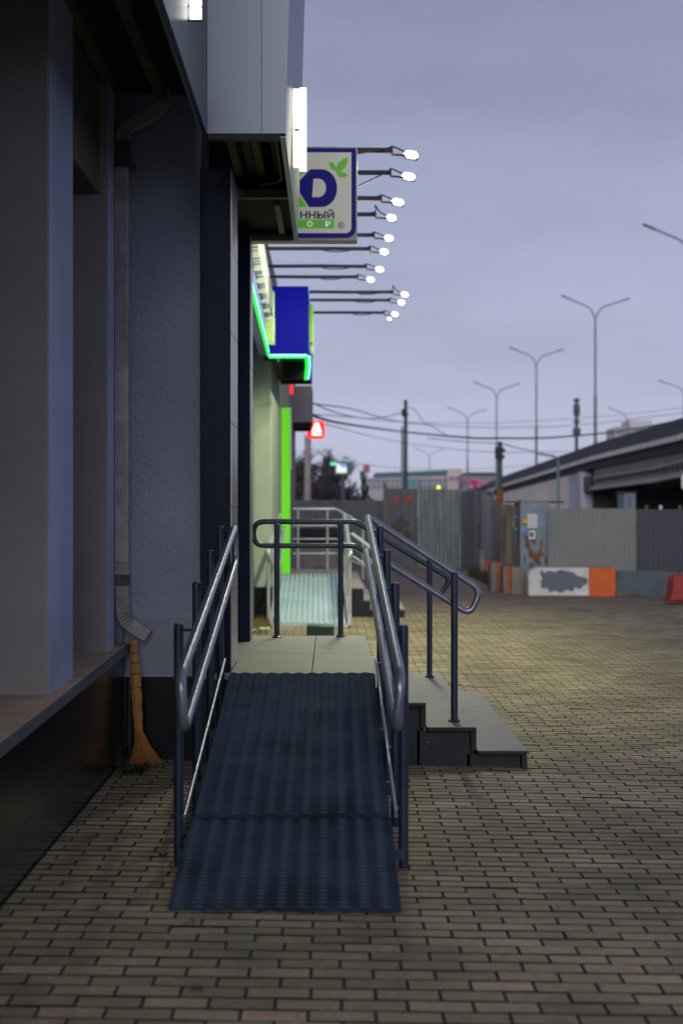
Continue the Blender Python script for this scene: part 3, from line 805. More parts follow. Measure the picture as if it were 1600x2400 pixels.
# door light strips and small red sign
c0, c1 = P(669, 890, 26), P(686, 923, 26)
rs_ = thing('red_shop_sign', 'small glowing red box sign above the lime cladding', 'sign', (c0[0], 26, 3))
MB().box(c0[0], c1[0], 26, 26.1, c1[2], c0[2]).build('box_face', red_lit, rs_)
MB().box(c0[0] - .04, c0[0], 26.02, 26.08, c1[2] + .05, c0[2] - .02).build('mounting', dark_edge, rs_)
# grey cabinet
d0, d1 = P(672, 904, 28), P(731, 990, 28)
gc = thing('sign_cabinet', 'plain grey boxy canopy cabinet behind the lime cladding', 'cabinet', (d0[0], 28, 3))
MB().box(d0[0], d1[0], 28, 29.5, d1[2], d0[2]).build('cabinet_body', grey_box, gc, bevel=.01)
MB().box(d0[0] + .03, d1[0] - .03, 28.03, 29.4, P(0, 1002, 28)[2], d1[2] - .001).build('cabinet_base', black, gc)
MB().hexa([(-1.0, 29.6, 0), (P(676,0,29.6)[0], 29.6, 0), (P(676,0,29.6)[0], 33, 0), (-1.0, 33, 0)], [(-1, 29.6, 3.4), (P(676,0,29.6)[0], 29.6, 3.4), (P(676,0,29.6)[0], 33, 3.4), (-1, 33, 3.4)]).build('wall_return', black, gc)
MB().tube([P(690, 1000, 29), P(680, 1030, 29)], .05, 8).build('bracket', dark_edge, gc)
# red lit square with the white glyph
e0, e1 = P(719, 986, 34), P(761, 1028, 34)
ra = thing('lit_red_sign', 'glowing red rounded square sign with a white letter A on the shop corner', 'sign', (e0[0], 34, 3))
def rrect(x0, x1, z0, z1, r, corners=(1, 1, 1, 1), n=8):
    pts = []
    for (cx_, cz, a0_, f) in ((x1 - r, z1 - r, 0, corners[0]), (x0 + r, z1 - r, 90, corners[1]), (x0 + r, z0 + r, 180, corners[2]), (x1 - r, z0 + r, 270, corners[3])):
        if f:
            for k_ in range(n + 1):
                a_ = R(a0_ + 90 * k_ / n); pts.append((cx_ + r * math.cos(a_), cz + r * math.sin(a_)))
        else:
            pts.append((cx_ + (r if a0_ in (0, 270) else -r), cz + (r if a0_ in (0, 90) else -r)))
    return pts
MB().prism(rrect(e0[0], e1[0], e1[2], e0[2], .09), 34, 34.15).build('sign_box', red_lit, ra)
gx = (e0[0] + e1[0]) / 2 + .02; gzz = (e0[2] + e1[2]) / 2
h_ = .31; w_ = .22
A = MB()
A.prism([(gx - w_/2, gzz - .055), (gx - .035, gzz + h_/2), (gx + .035, gzz + h_/2), (gx + w_/2, gzz - .055), (gx + w_/2 - .06, gzz - .055), (gx + .0, gzz + .075), (gx - w_/2 + .06, gzz - .055)], 33.97, 33.995)
A.prism([(gx - .06, gzz - .03), (gx + .06, gzz - .03), (gx + .04, gzz + .01), (gx - .04, gzz + .01)], 33.972, 33.995)
A.prism([(gx - w_/2, gzz - .13), (gx + w_/2, gzz - .13), (gx + w_/2, gzz - .085), (gx - w_/2, gzz - .085)], 33.97, 33.995)
A.build('glyph', glyph_lit, ra)
MB().tube([(e0[0] - .25, 34.05, gzz), (e0[0], 34.05, gzz)], .03, 8).build('arm', dark_edge, ra)

# ------------------------------------------------------------------ lit letters on the outer face of the entrance box
for (lab, y, xa, xb, vt, vb, mm) in (('narrow lit cream letter side on the outer edge of the fascia', 9.02, -.232, -.196, 207, 388, lit_cream), ('broad glowing white letter standing proud of the outer fascia edge', 8.9, -.19, -.148, 205, 396, lit_white)):
    t = thing('lit_sign_letter', lab, 'sign', (xa, y, 3.6))
    z1, z0 = P(0, vt, y)[2], P(0, vb, y)[2]
    MB().box(xa, xb, y, y + .07, z0, z1).build('letter_body', mm, t, bevel=.004)
    MB().tube([(xa - .03, y + .04, (z0 + z1) / 2), (xa, y + .04, (z0 + z1) / 2)], .006, 6).build('stud', dark_edge, t)
# added glowing panes for the lamp reflection on the long fascia
fl = thing('fascia_reflection', 'four glowing panes in place of a lamp reflection on the grey fascia at the top of the picture', 'lamp', (-.66, 6.9, 3.85))
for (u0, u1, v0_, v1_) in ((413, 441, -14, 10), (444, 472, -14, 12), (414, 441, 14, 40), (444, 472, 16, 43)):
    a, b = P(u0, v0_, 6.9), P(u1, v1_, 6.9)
    MB().box(a[0], b[0], 6.9, 6.92, b[2], a[2]).build('reflection_pane', lit_white, fl, bevel=.004)
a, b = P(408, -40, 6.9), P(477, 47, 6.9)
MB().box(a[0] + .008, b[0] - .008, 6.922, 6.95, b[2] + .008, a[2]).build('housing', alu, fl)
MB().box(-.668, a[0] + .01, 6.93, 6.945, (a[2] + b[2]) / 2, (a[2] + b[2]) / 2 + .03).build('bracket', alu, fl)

# ------------------------------------------------------------------ projecting square sign
SYN = 11.6
sg = thing('projecting_shop_sign', 'square cream and blue projecting shop sign with green leaves and a big blue letter', 'sign', (-.2, SYN, 4))
def s_(x, y): # zoom pixels -> sign coordinates
    p = P(660 + x * .21684, 330 + y * .21684, SYN); return (p[0], p[2])
XL = P(583, 0, SYN)[0]; x1_, zt_ = s_(812, 72); _, zb_ = s_(0, 1078)
MB().box(XL, x1_ + .004, SYN, SYN + .16, zb_, zt_).build('sign_box', sign_frame, sg, bevel=.004)
bx1, bz1 = s_(800, 82); _, bz0 = s_(0, 1050)
def flat(poly, d, name, m, parent=sg):
    return MB().prism(poly, SYN - d, SYN - d + .002).build(name, m, parent)
flat(rrect(XL + .01, bx1, bz0, bz1, .075, (0, 0, 1, 1)), .0045, 'blue_border', sign_blue)
ix1, iz1 = s_(752, 128); _, iz0 = s_(0, 1000)
flat(rrect(XL + .06, ix1, iz0, iz1, .045, (0, 0, 1, 1)), .009, 'face_panel', sign_face)
def dshape(L, n=20):
    lx, ty_, by_, rx, flx, my = L
    return None
D = [s_(200, 440), s_(312, 318), s_(430, 318)]
for k in range(1, 24):
    a = R(90 - 180 * k / 24); D.append(s_(430 + 166 * math.cos(a) ** 1 if math.cos(a) > 0 else 430, 516 - 198 * math.sin(a)))
D += [s_(430, 714), s_(300, 714), s_(200, 560)]
hole = [s_(345, 418), s_(405, 418)]
for k in range(1, 16):
    a = R(90 - 180 * k / 16); hole.append(s_(400 + 78 * math.cos(a), 516 - 98 * math.sin(a)))
hole += [s_(400, 614), s_(330, 614)]
def grow(poly, k):
    cx_ = sum(p[0] for p in poly) / len(poly); cz = sum(p[1] for p in poly) / len(poly)
    return [(cx_ + (p[0] - cx_) * k, cz + (p[1] - cz) * k) for p in poly]
flat(grow(D, 1.07), .0135, 'letter_outline', sign_face)
flat(grow(D, 1.03), .016, 'letter_outline', sign_navy)
flat(D, .0185, 'letter', sign_blue)
flat(grow(hole, 1.10), .021, 'letter_counter_edge', sign_navy)
flat(hole, .0235, 'letter_counter', sign_face)
flat([s_(170, 305), s_(285, 308), s_(200, 380), s_(170, 400)], .012, 'green_wedge', sign_green)
flat([s_(202, 600), s_(268, 718), s_(170, 718), s_(170, 620)], .012, 'green_wedge', sign_green)
def leafp(pts, nm):
    flat([s_(*p) for p in pts], .012, nm, sign_green)
leafp([(578, 328), (530, 300), (512, 260), (514, 218), (560, 246), (582, 280), (584, 310)], 'leaf')
leafp([(582, 340), (585, 290), (610, 240), (660, 200), (712, 182), (710, 235), (690, 290), (650, 325), (605, 342)], 'leaf')
leafp([(590, 345), (640, 338), (685, 350), (716, 382), (670, 398), (625, 396), (600, 372)], 'leaf')
flat([s_(170, 855), s_(567, 855), s_(565, 948), s_(170, 948)], .012, 'green_bar', sign_green)
def text(body, cxp, czp, size, m, name, parent, d, off=.0, space=1.0, align='LEFT', sx=1.0):
    cu = bpy.data.curves.new(name, 'FONT'); cu.body = body; cu.size = size; cu.extrude = .0006; cu.offset = off; cu.space_character = space; cu.align_x = align
    to = bpy.data.objects.new(name, cu); col.objects.link(to)
    bpy.context.view_layer.update()
    me_ = bpy.data.meshes.new_from_object(to.evaluated_get(bpy.context.evaluated_depsgraph_get()))
    bpy.data.objects.remove(to)
    org = ORG[parent.name]
    me_.transform(Matrix.Translation(Vector((cxp, SYN - d, czp)) - Vector(org)) @ Matrix.Rotation(R(90), 4, 'X') @ Matrix.Diagonal((sx, 1, 1, 1)))
    me_.materials.clear(); me_.materials.append(m)
    o = bpy.data.objects.new(name, me_); fin(o, parent, org); return o, me_
def fit_text(body, bx, m, name, parent, d, off):
    # bx: left, bottom, right, top in sign pixels; scales the word to the box
    o, me_ = text(body, 0, 0, 1, m, name, parent, d, off)
    org = Vector(ORG[parent.name])
    c = np.array([tuple(v.co) for v in me_.vertices]) + np.array(org)
    x0, x1 = c[:, 0].min(), c[:, 0].max(); z0, z1 = c[:, 2].min(), c[:, 2].max()
    (X0, Z0), (X1, Z1) = s_(bx[0], bx[1]), s_(bx[2], bx[3])
    for v in me_.vertices:
        w = v.co + org
        nx = X0 + (w.x - x0) / (x1 - x0) * (X1 - X0); nzz = Z0 + (w.z - z0) / (z1 - z0) * (Z1 - Z0)
        v.co = Vector((nx, w.y, nzz)) - org
    return o
fit_text('ННЫЙ', (200, 845, 568, 742), sign_text, 'lettering', sg, .0125, .035)
fit_text('О', (275, 933, 335, 872), mat('sign white', (.8, .82, .8), .5, emit=(.6, .62, .6), es=.4), 'lettering', sg, .0155, .03)
fit_text('Р', (473, 931, 527, 872), mat('sign white', (.8, .82, .8)), 'lettering', sg, .0155, .03)
fit_text('R', (626, 932, 655, 898), sign_text, 'registered_mark', sg, .0125, .02)
ring = MB(); cxr, czr = s_(641, 915); rr_ = .0235
ring.tube([(cxr + rr_ * math.cos(R(a)), SYN - .012, czr + rr_ * math.sin(R(a))) for a in range(0, 360, 15)], .0026, 6, closed=True)
ring.build('registered_ring', sign_text, sg)
MB().box(-.70, XL, SYN + .03, SYN + .09, zt_ - .2, zt_ - .14).build('wall_arm', dark_edge, sg)

# ------------------------------------------------------------------ arm lamps
LAMPS = [  # label, base x, y, head u v, droop
 ('topmost lamp on a rusty arm beside the square sign', 963, 362, 12.1, -.70),
 ('second lamp from the top, its cable hanging in a loop below the arm', 957, 413, 12.9, -.70),
 ('third lamp from the top, boxy head on a thick arm', 932, 473, 13.95, -.72),
 ('fourth lamp from the top with a cable loop sticking up', 917, 510, 14.7, -.74),
 ('fifth lamp from the top, level with the lower corner of the square sign', 911, 558, 15.8, -.75),
 ('topmost of the three lamps on long bare arms just under the square sign', 900, 590, 16.6, -.755),
 ('middle one of the three lamps on long bare arms under the square sign', 889, 631, 17.8, -.76),
 ('lowest of the three long-armed lamps, shortest reach, just above the blue canopy', 868, 655, 18.6, -.765),
 ('upper lamp arm sticking out from the blue canopy box', 948, 690, 19.9, -.29),
 ('middle lamp arm sticking out from the blue canopy box', 940, 709, 20.66, -.29),
 ('lowest lamp arm beside the lime blade, with a twin head', 925, 738, 21.95, -.27)]
for i, (lab, u, v, Y, bx) in enumerate(LAMPS):
    hx, _, hz = P(u, v, Y)
    t = thing('arm_spotlight', lab, 'lamp', (bx, Y, hz), 'spotlights on arms above the shopfronts')
    armz = hz + .035
    L = hx - .15 - bx
    rk = random.Random(i)
    MB().tube([(bx, Y, armz), (bx + L * .5, Y, armz + rk.uniform(-.008, .008)), (bx + L, Y, armz - .002)], .0215, 8).build('arm', mat('rusty arm', (.10, .05, .04), .8, var=.5, vs=8) if i in (0, 2) else mat('arm dark paint', (.03, .045, .07), .6), t)
    cab = [(bx, Y - .02, armz - .02)]
    for k in range(1, 9):
        tt = k / 8
        sag = (.10 if i == 1 else .015) * math.sin(math.pi * tt) * (1.6 if tt > .5 else .8)
        cab.append((bx + L * tt, Y - .024, armz - .022 * math.cos(tt * 9) - sag))
    cab += [(bx + L - .02, Y - .02, armz + .02 + (.08 if i in (3, 8) else .01)), (bx + L + .03, Y, armz + .02), (hx - .05, Y, hz + .02)]
    MB().tube(rounded(cab, .03, seg=3), .007, 6).build('cable', wire_m, t)
    MB().tube(rounded([(bx + L - .015, Y, armz - .01), (bx + L - .005, Y, armz - .035), (bx + L + .02, Y, armz - .04)], .01), .011, 6).build('clamp', fix_metal, t)
    MB().tube([(bx + L, Y, armz - .035), (hx - .04, Y, hz - .01)], .009, 6).build('yoke', wire_m, t)
    hw = .066 if i < 3 else .054
    hd = MB(); m3 = Matrix.Rotation(R(10), 3, 'Y')
    hd.obox((hx + .004, Y + .035, hz), (hw * 1.8, .05, .066), m3)
    h = hd.build('lamp_head', mat('lamp housing', (.12, .12, .13), .5), t, bevel=.012)
    heads = [(hx, hz)] if i != 10 else [(hx, hz + .01), (hx - .085, hz - .055)]
    for jx, (ax_, az_) in enumerate(heads):
        le = MB()
        sz = 1 if jx == 0 else .5
        vs_, n_lat, n_lon = [], 8, 16
        for a in range(n_lat + 1):
            ph = math.pi * a / n_lat
            for b in range(n_lon):
                th = 2 * math.pi * b / n_lon
                p = Vector((hw * .92 * sz * math.cos(ph), .022 * math.sin(ph) * math.cos(th), .034 * sz * math.sin(ph) * math.sin(th)))
                p.x = math.copysign(abs(p.x / (hw * .92 * sz)) ** .7 * hw * .92 * sz, p.x)
                vs_.append(Vector((ax_, Y + .008, az_)) + m3 @ p)
        fs_ = [(a * n_lon + b, a * n_lon + (b + 1) % n_lon, (a + 1) * n_lon + (b + 1) % n_lon, (a + 1) * n_lon + b) for a in range(n_lat) for b in range(n_lon)]
        le.add(vs_, fs_).build('lens', lamp_glow, h, smooth=True)
    pl = bpy.data.lights.new('spotlight_light', 'SPOT'); pl.energy = LAMP_W; pl.color = (1, 1, .62); pl.shadow_soft_size = .06
    pl.spot_size = R(150); pl.spot_blend = .6
    po = bpy.data.objects.new('spotlight_light', pl)
    po.location = (hx - .03 - bx, -.06, -.075)
    po.rotation_euler = (R(4), R(28), 0)
    po.parent = t; col.objects.link(po)

# ------------------------------------------------------------------ second ramp, its landing and railings
r2 = thing('second_ramp', 'galvanised ribbed ramp with white side rims beyond the landing', 'ramp', (-.2, 19.1, 0))
RA = [(-.73, 19.1, .02), (.20, 19.1, .02), (.16, 23.3, .47), (-.76, 23.3, .47)]
dk = MB()
nr = 13
for k in range(nr):
    t0, t1 = k / nr, (k + .55) / nr
    for (ta, tb, dz_) in ((t0, t1, .04), (t1, (k + 1) / nr, 0)):
        xa0 = -.73 + .93 * ta; xa1 = -.73 + .93 * tb; xb0 = -.76 + .92 * ta; xb1 = -.76 + .92 * tb
        dk.hexa([(xa0, 19.1, -.02), (xa1, 19.1, -.02), (xb1, 23.3, .43), (xb0, 23.3, .43)], [(xa0, 19.1, .02 + dz_), (xa1, 19.1, .02 + dz_), (xb1, 23.3, .47 + dz_), (xb0, 23.3, .47 + dz_)])
dk.build('tread_plate', silver_deck, r2)
MB().box(-.75, .22, 19.05, 19.098, .0, .045).build('front_rim', silver, r2)
for (xa, xb, w) in ((-.80, -.82, .05), (.215, .175, .05)):
    MB().hexa([(xa, 19.1, .02), (xa + w, 19.1, .02), (xb + w, 23.3, .46), (xb, 23.3, .46)], [(xa, 19.1, .13), (xa + w, 19.1, .13), (xb + w, 23.3, .57), (xb, 23.3, .57)]).build('side_rim', silver, r2)
MB().hexa([(.10, 19.1, .035), (.17, 19.1, .035), (.12, 23.3, .49), (.05, 23.3, .49)], [(.10, 19.1, .04), (.17, 19.1, .04), (.12, 23.3, .495), (.05, 23.3, .495)]).build('blue_stripe', mat('worn blue stripe', (.10, .20, .28), .5), r2)
l2 = thing('second_landing', 'tiled landing with dark steps behind the galvanised ramp', 'steps', (-.2, 23.4, 0))
MB().box(-.82, .24, 23.32, 26.3, -.1, .45).build('landing_base', dark_panel, l2)
for (xa, xb) in ((-.81, -.29), (-.285, .24)):
    for (ya, yb) in ((23.31, 24.8), (24.81, 26.3)): MB().box(xa, xb, ya, yb, .452, .475).build('tile', porcelain, l2)
for (ua, ub, vtop, Y) in ((822, 852, 1375, 21.0), (852, 868, 1403, 21.0), (868, 948, 1425, 21.0)):
    a = P(ua, vtop, Y); b = P(ub, vtop, Y)
    MB().box(a[0], b[0] - .002, 21.0, 26.3, -.06, a[2] - .03).build('step_base', dark_panel, l2)
    MB().box(a[0], b[0], 20.98, 26.3, a[2] - .028, a[2]).build('tread_tile', mat('pale tread', (.34, .30, .28), .6), l2)
sr = thing('silver_railing', 'stainless railing along both sides of the galvanised ramp', 'railing', (-.2, 19, 0))
def T(pts, r=.022, rad=.06, name='handrail', parent=sr, closed=False):
    MB().tube(rounded(pts, rad, closed=closed), r, 10, closed=closed).build(name, silver, parent, smooth=True)
T([P(656, 1206, 23.3), P(627, 1293, 19.2), P(643, 1328, 19.3), P(660, 1245, 23.3)], r=.03)
T([P(806, 1208, 23.3), P(821, 1298, 19.2), P(806, 1336, 19.3), P(796, 1260, 23.3)], r=.03)
for (u_, Y, vt) in ((629, 19.3, 1295), (640, 20.8, 1262), (650, 22.4, 1230)):
    a = P(u_, vt, Y); MB().tube([a, (a[0], Y, 0)], .022, 10).build('post', silver, sr, smooth=True)
for (u_, Y, vt) in ((820, 19.3, 1300), (815, 20.8, 1262), (811, 22.4, 1230)):
    a = P(u_, vt, Y); MB().tube([a, (a[0], Y, 0)], .022, 10).build('post', silver, sr, smooth=True)
T([P(663, 1235, 23.4), P(668, 1236, 22.0), P(648, 1380, 20.0)], r=.015, name='lower_rail')
s2 = thing('silver_railing', 'stainless guard railing round the second landing, dropping over its steps', 'railing', (0, 26, 0))
for (v_, ue, ve) in ((1193, 880, 1247), (1232, 880, 1285), (1263, 875, 1310), (1297, 872, 1335)):
    T([P(686, v_, 26.1), P(787, v_, 26.1), P(ue, ve, 25.9)], r=.028 if v_ == 1193 else .014, rad=.03, name='handrail' if v_ == 1193 else 'lower_rail', parent=s2)
for u_ in (698, 767, 815, 850):
    vt = 1193 if u_ < 790 else 1193 + (u_ - 787) * .58
    a = P(u_, vt, 26.1); MB().tube([a, (a[0], 26.1, .3)], .022, 10).build('post', silver, s2, smooth=True)
T([P(824, 1250, 21.2), P(868, 1283, 21.2), P(868, 1360, 21.2)], r=.026, name='stair_rail', parent=s2)
T([P(826, 1303, 21.2), P(866, 1330, 21.2)], r=.013, name='stair_rail', parent=s2)
for (uu_, vv_) in ((709, 1218), (750, 1207)):
    a = P(uu_, vv_, 26.0)
l3 = thing('third_landing', 'mauve fronted landing block behind the silver railings', 'steps', (-.3, 29, 0))
a, b = P(690, 1290, 29.3), P(806, 1290, 29.3)
MB().box(a[0] - .1, b[0], 29.3, 32, -.1, a[2]).build('landing_base', mauve, l3)
for k in range(3):
    xx = a[0] + (k + .5) * .33
    MB().box(xx, xx + .006, 29.294, 29.3, .0, a[2] - .01).build('panel_joint', dark_edge, l3)
MB().box(a[0] - .05, b[0] - .03, 31.5, 32.0, a[2], a[2] + .42).build('riser', dark_panel, l3)
MB().box(P(737,0,26.2)[0], P(765,0,26.2)[0], 26.15, 26.25, .476, .51).build('x', mat('teal mat', (.03, .12, .18), .8)).name = 'rolled_mat'
tag(bpy.data.objects['rolled_mat'], 'small teal strip lying on the far edge of the second landing', 'mat')
gcx0, gcz = P(716, 1466, 15.0)[0], P(716, 1466, 15)[2]
gb = thing('green_box', 'dark green plastic box standing on the pavers behind the landing', 'box', (-.1, 15, 0))
bxw = P(783, 0, 15)[0]
MB().hexa([(gcx0 - .005, 15, 0), (bxw, 15, 0), (bxw, 15.3, 0), (gcx0 - .005, 15.3, 0)], [(gcx0 + .012, 15, gcz), (bxw - .003, 15, gcz - .012), (bxw - .003, 15.3, gcz - .012), (gcx0 + .012, 15.3, gcz)]).build('box_body', green_crate, gb, bevel=.004)
MB().box(gcx0 + .01, bxw, 14.994, 15.0, gcz - .03, gcz - .022).build('lip', mat('green rim', (.01, .07, .04), .5), gb)
# loose pavers and mossy strip at the foot of the second ramp
for (u0, u1, v0_, v1_, Y) in ((607, 629, 1464, 1478, 18.2), (590, 603, 1462, 1484, 18.0)):
    a, b = P(u0, v0_, Y), P(u1, v1_, Y)
    tag(MB().box(a[0], b[0], Y, Y + .25, .01, .05).build('loose_paver', con_white, bevel=.006), 'pale loose paving block %s' % ('beside the left foot of the galvanised ramp' if u0 > 600 else 'against the second entrance pillar near the galvanised ramp'), 'paver')
gr_ = MB(); rg = random.Random(8)
for k in range(500):
    x = rg.uniform(-1.02, -.78); y = rg.uniform(17.8, 20.1); h = rg.uniform(.03, .12)
    gr_.add([(x, y, 0), (x + .012, y, 0), (x + rg.uniform(-.03, .03), y, h)], [(0, 1, 2)])
tag(gr_.build('dry_grass', mat('dry grass', (.16, .15, .04), .9, var=.5, vs=9)), 'yellowish dry grass strip at the plinth left of the galvanised ramp', 'grass', kind='stuff')

# ------------------------------------------------------------------ profiled sheet fences
def sheet(p0, p1, z0, z1, m, parent, pitch=.10, depth=.02, name='panel', z0b=None, z1b=None):
    p0, p1 = Vector(p0 + (0,)), Vector(p1 + (0,)); L = (p1 - p0).length; d = (p1 - p0) / L
    nrm = Vector((d.y, -d.x, 0))
    n = max(1, int(round(L / pitch))); prof = []
    for k in range(n):
        a = k / n * L; w = L / n
        prof += [(a, 0), (a + w * .35, 0), (a + w * .5, depth), (a + w * .85, depth)]
    prof.append((L, 0))
    mb = MB(); th = .003
    for s_o in (0, th):
        for zz in (0, 1):
            for (a, b) in prof:
                f = a / L
                za = (z0 + ((z0b if z0b is not None else z0) - z0) * f); zb = (z1 + ((z1b if z1b is not None else z1) - z1) * f)
                q = p0 + d * a + nrm * (b - s_o)
                mb.v.append((q.x, q.y, zb if zz else za))
    n_ = len(prof)
    for k in range(n_ - 1):
        mb.f.append((k, k + 1, n_ + k + 1, n_ + k))
        mb.f.append((2*n_ + k + 1, 2*n_ + k, 3*n_ + k, 3*n_ + k + 1))
        mb.f.append((n_ + k, n_ + k + 1, 3*n_ + k + 1, 3*n_ + k))
    return mb.build(name, m, parent)
f1 = thing('site_fence', 'grey and slate profiled metal site fence on the right standing on concrete blocks', 'fence', (4.5, 27.3, 0))
FYR = 27.3
def fxw(u): return (u - 775) * FYR / F
zb1, zt1 = .38, 1.555
for (ua, ub, mm) in ((1284, 1350, grey_sheet), (1350, 1415, grey_sheet), (1415, 1490, grey_sheet), (1490, 1560, navy_sheet), (1560, 1640, navy_sheet), (1640, 1730, navy_sheet), (1730, 1830, navy_sheet)):
    k_ = (ua * 7 % 5) * .002
    sheet((fxw(ua), FYR - k_), (fxw(ub) - .004, FYR - k_), zb1, zt1 + (-.015 if mm is navy_sheet else 0), mm, f1, pitch=.085, depth=.014)
for u_ in (1300, 1452, 1512, 1590, 1545):
    MB().box(fxw(u_), fxw(u_) + .05, FYR + .03, FYR + .08, .0, zt1 + (.06 if u_ > 1460 else .0)).build('post', board2 if u_ != 1545 else con_white, f1)
MB().box(fxw(1284), fxw(1830), FYR + .02, FYR + .029, 1.2, 1.26).build('back_rail', dark_edge, f1)
f2 = thing('site_fence', 'rusty light blue profiled sheet with paper notices at the corner of the site fence', 'fence', (3.7, 27.6, 0))
b0_, b1_ = fxw(1224), fxw(1290)
sheet((b0_, 27.62), (b1_, 27.5), .40, 1.68, blue_sheet, f2, pitch=.07, depth=.016)
MB().box(b0_ - .02, b0_ + .02, 27.66, 27.72, -.04, 1.72).build('post', board2, f2)
a, b = P(1180, 1176, 27.9), P(1318, 1180, 27.9)
MB().box(a[0], b[0], 27.75, 27.80, a[2] - .02, a[2] + .01).build('top_rail', dark_edge, f2)
def notice(u0, u1, v0_, v1_, m, name='notice', Y=27.48):
    a, b = P(u0, v0_, Y), P(u1, v1_, Y)
    return MB().box(a[0], b[0], Y, Y + .004, b[2], a[2]).build(name, m, f2)
nn = notice(1235, 1258, 1205, 1238, white_paper, Y=27.5)
notice(1238, 1254, 1243, 1264, white_paper, Y=27.48)
notice(1240, 1250, 1248, 1258, grey_ink, 'print', Y=27.476)
for k in range(5): notice(1239, 1254, 1210 + k * 5, 1211.6 + k * 5, mat('pink print', (.5, .38, .42), .8), 'print', Y=27.496)
notice(1224, 1236, 1217, 1227, yellow_p, 'sticker', Y=27.49)
notice(1227, 1237, 1243, 1256, blue_p, 'sticker', Y=27.49)
def blob(parent, cx_, cz, rx, rzz, Y, m, name, seed, n=18, th=.003, jag=.35):
    rb_ = random.Random(seed); pts = []
    for k in range(n):
        a = 2 * math.pi * k / n; q = 1 - jag * rb_.random()
        pts.append((cx_ + rx * q * math.cos(a), cz + rzz * q * math.sin(a)))
    return MB().prism(pts, Y, Y + th).build(name, m, parent)
for (u_, v_, ru, rv, sd) in ((1237, 1278, 8, 9, 1), (1252, 1268, 5, 8, 2), (1256, 1306, 12, 14, 3), (1278, 1314, 4, 12, 4), (1245, 1322, 8, 7, 5), (1264, 1294, 5, 10, 9)):
    c = P(u_, v_, 27.475); blob(f2, c[0], c[2], ru * .0079, rv * .0079, 27.475, rust, 'rust_patch', sd, jag=.6)
f3 = thing('board_hoarding', 'leaning weathered boards and planks closing the gap left of the blue sheet', 'hoarding', (3.5, 29, 0))
for (u0, u1, vt0, vt1, vb, Y, mm) in ((1204, 1224, 1180, 1176, 1326, 27.9, board2), (1187, 1203, 1181, 1184, 1322, 28.2, board), (1176, 1188, 1184, 1180, 1322, 28.8, board), (1160, 1177, 1176, 1180, 1320, 30, board2), (1150, 1162, 1168, 1172, 1318, 31.5, dull_sheet), (1136, 1150, 1160, 1164, 1310, 34.5, dull_sheet), (1128, 1138, 1152, 1156, 1310, 36.5, dull_sheet)):
    a, b, c, d = P(u0, vt0, Y), P(u1, vt1, Y), P(u1 - (5 if mm is board else 1), vb, Y), P(u0 - (6 if mm is board else 1), vb, Y)
    MB().hexa([(d[0], Y - .05, d[2]), (c[0], Y - .05, c[2]), (c[0], Y - .02, c[2]), (d[0], Y - .02, d[2])], [(a[0], Y, a[2]), (b[0], Y, b[2]), (b[0], Y + .03, b[2]), (a[0], Y + .03, a[2])]).build('board', mm, f3)
c = P(1170, 1165, 30.3)
MB().box(c[0] - .07, c[0] + .07, 30.2, 30.3, P(0, 1182, 30.3)[2], P(0, 1150, 30.3)[2]).build('brown_cap', rust, f3)
for (u_, v_, m_, s__) in ((1209, 1212, blue_p, 1), (1217, 1190, blue_p, 2), (1208, 1240, blue_p, 3)):
    c = P(u_, v_, 27.84); blob(f3, c[0], c[2], .035, .045, 27.84, m_, 'paint_mark', s__)
f4 = thing('far_fence', 'far dark grey metal fence across the end of the square with red paint blots', 'fence', (1.5, 40, 0))
def fx4(u): return (u - 775) * 40 / F
uu_ = 640
while uu_ < 905:
    sheet((fx4(uu_), 40.4), (fx4(uu_ + 44) - .005, 40.4), -.04, 1.81, dull_sheet, f4, pitch=.17, depth=.03); uu_ += 44
MB().box(fx4(898), fx4(906), 40.1, 40.2, -.04, 2.3).build('post', board, f4)
sheet((fx4(905), 40.05), (fx4(978), 40.05), -.04, 2.12, mat('dull flat sheet', (.075, .08, .095), .6, var=.15, vs=2), f4, pitch=.42, depth=.015)
for (ua, ub, vt) in ((979, 1030, 1146), (1031, 1082, 1147)):
    sheet((fx4(ua), 40.0), (fx4(ub), 40.0), -.04, P(0, vt, 40)[2], lite_sheet, f4, pitch=.19, depth=.11)
for (ua, ub, vt) in ((1083, 1112, 1150), (1112, 1140, 1152)):
    sheet((fx4(ua), 39.9 - (ua - 1083) * .04), (fx4(ub), 39 - (ub - 1112) * .03), -.04, P(0, vt, 39)[2], dull_sheet, f4, pitch=.19, depth=.10)
for (u_, v_, ru, rv, sd) in ((926, 1176, 5, 7, 1), (957, 1171, 7, 11, 2), (931, 1171, 3, 4, 3), (937, 1177, 3, 3, 6)):
    c = P(u_, v_, 40.0); blob(f4, c[0], c[2], ru * .0116, rv * .0116, 39.99, mat('red spray paint', (.42, .04, .02), .8), 'paint_blot', sd)
for (u_, v_, ru, rv, sd) in ((936, 1228, 24, 16, 4), (955, 1250, 14, 14, 5)):
    c = P(u_, v_, 40.0); blob(f4, c[0], c[2], ru * .0116, rv * .0116, 39.985, mat('brown scrawl', (.07, .055, .05), .8), 'paint_blot', sd, jag=.5)
# low sheet and kerb under the right fence
f5 = thing('low_sheet', 'low strip of blue grey corrugated sheet right of the orange block', 'metal sheet', (5.6, 26.9, 0))
sheet(((1437 - 775) * 27 / F, 27.0), ((1558 - 775) * 26.6 / F, 26.6), -.02, .42, mat('low blue sheet', (.10, .135, .165), .5, var=.2), f5, pitch=.055, depth=.012, z0b=-.05)
MB().box((1440 - 775) * 27 / F, (1540 - 775) * 27 / F, 26.9, 26.95, -.045, .03).build('timber_kerb', board, f5)
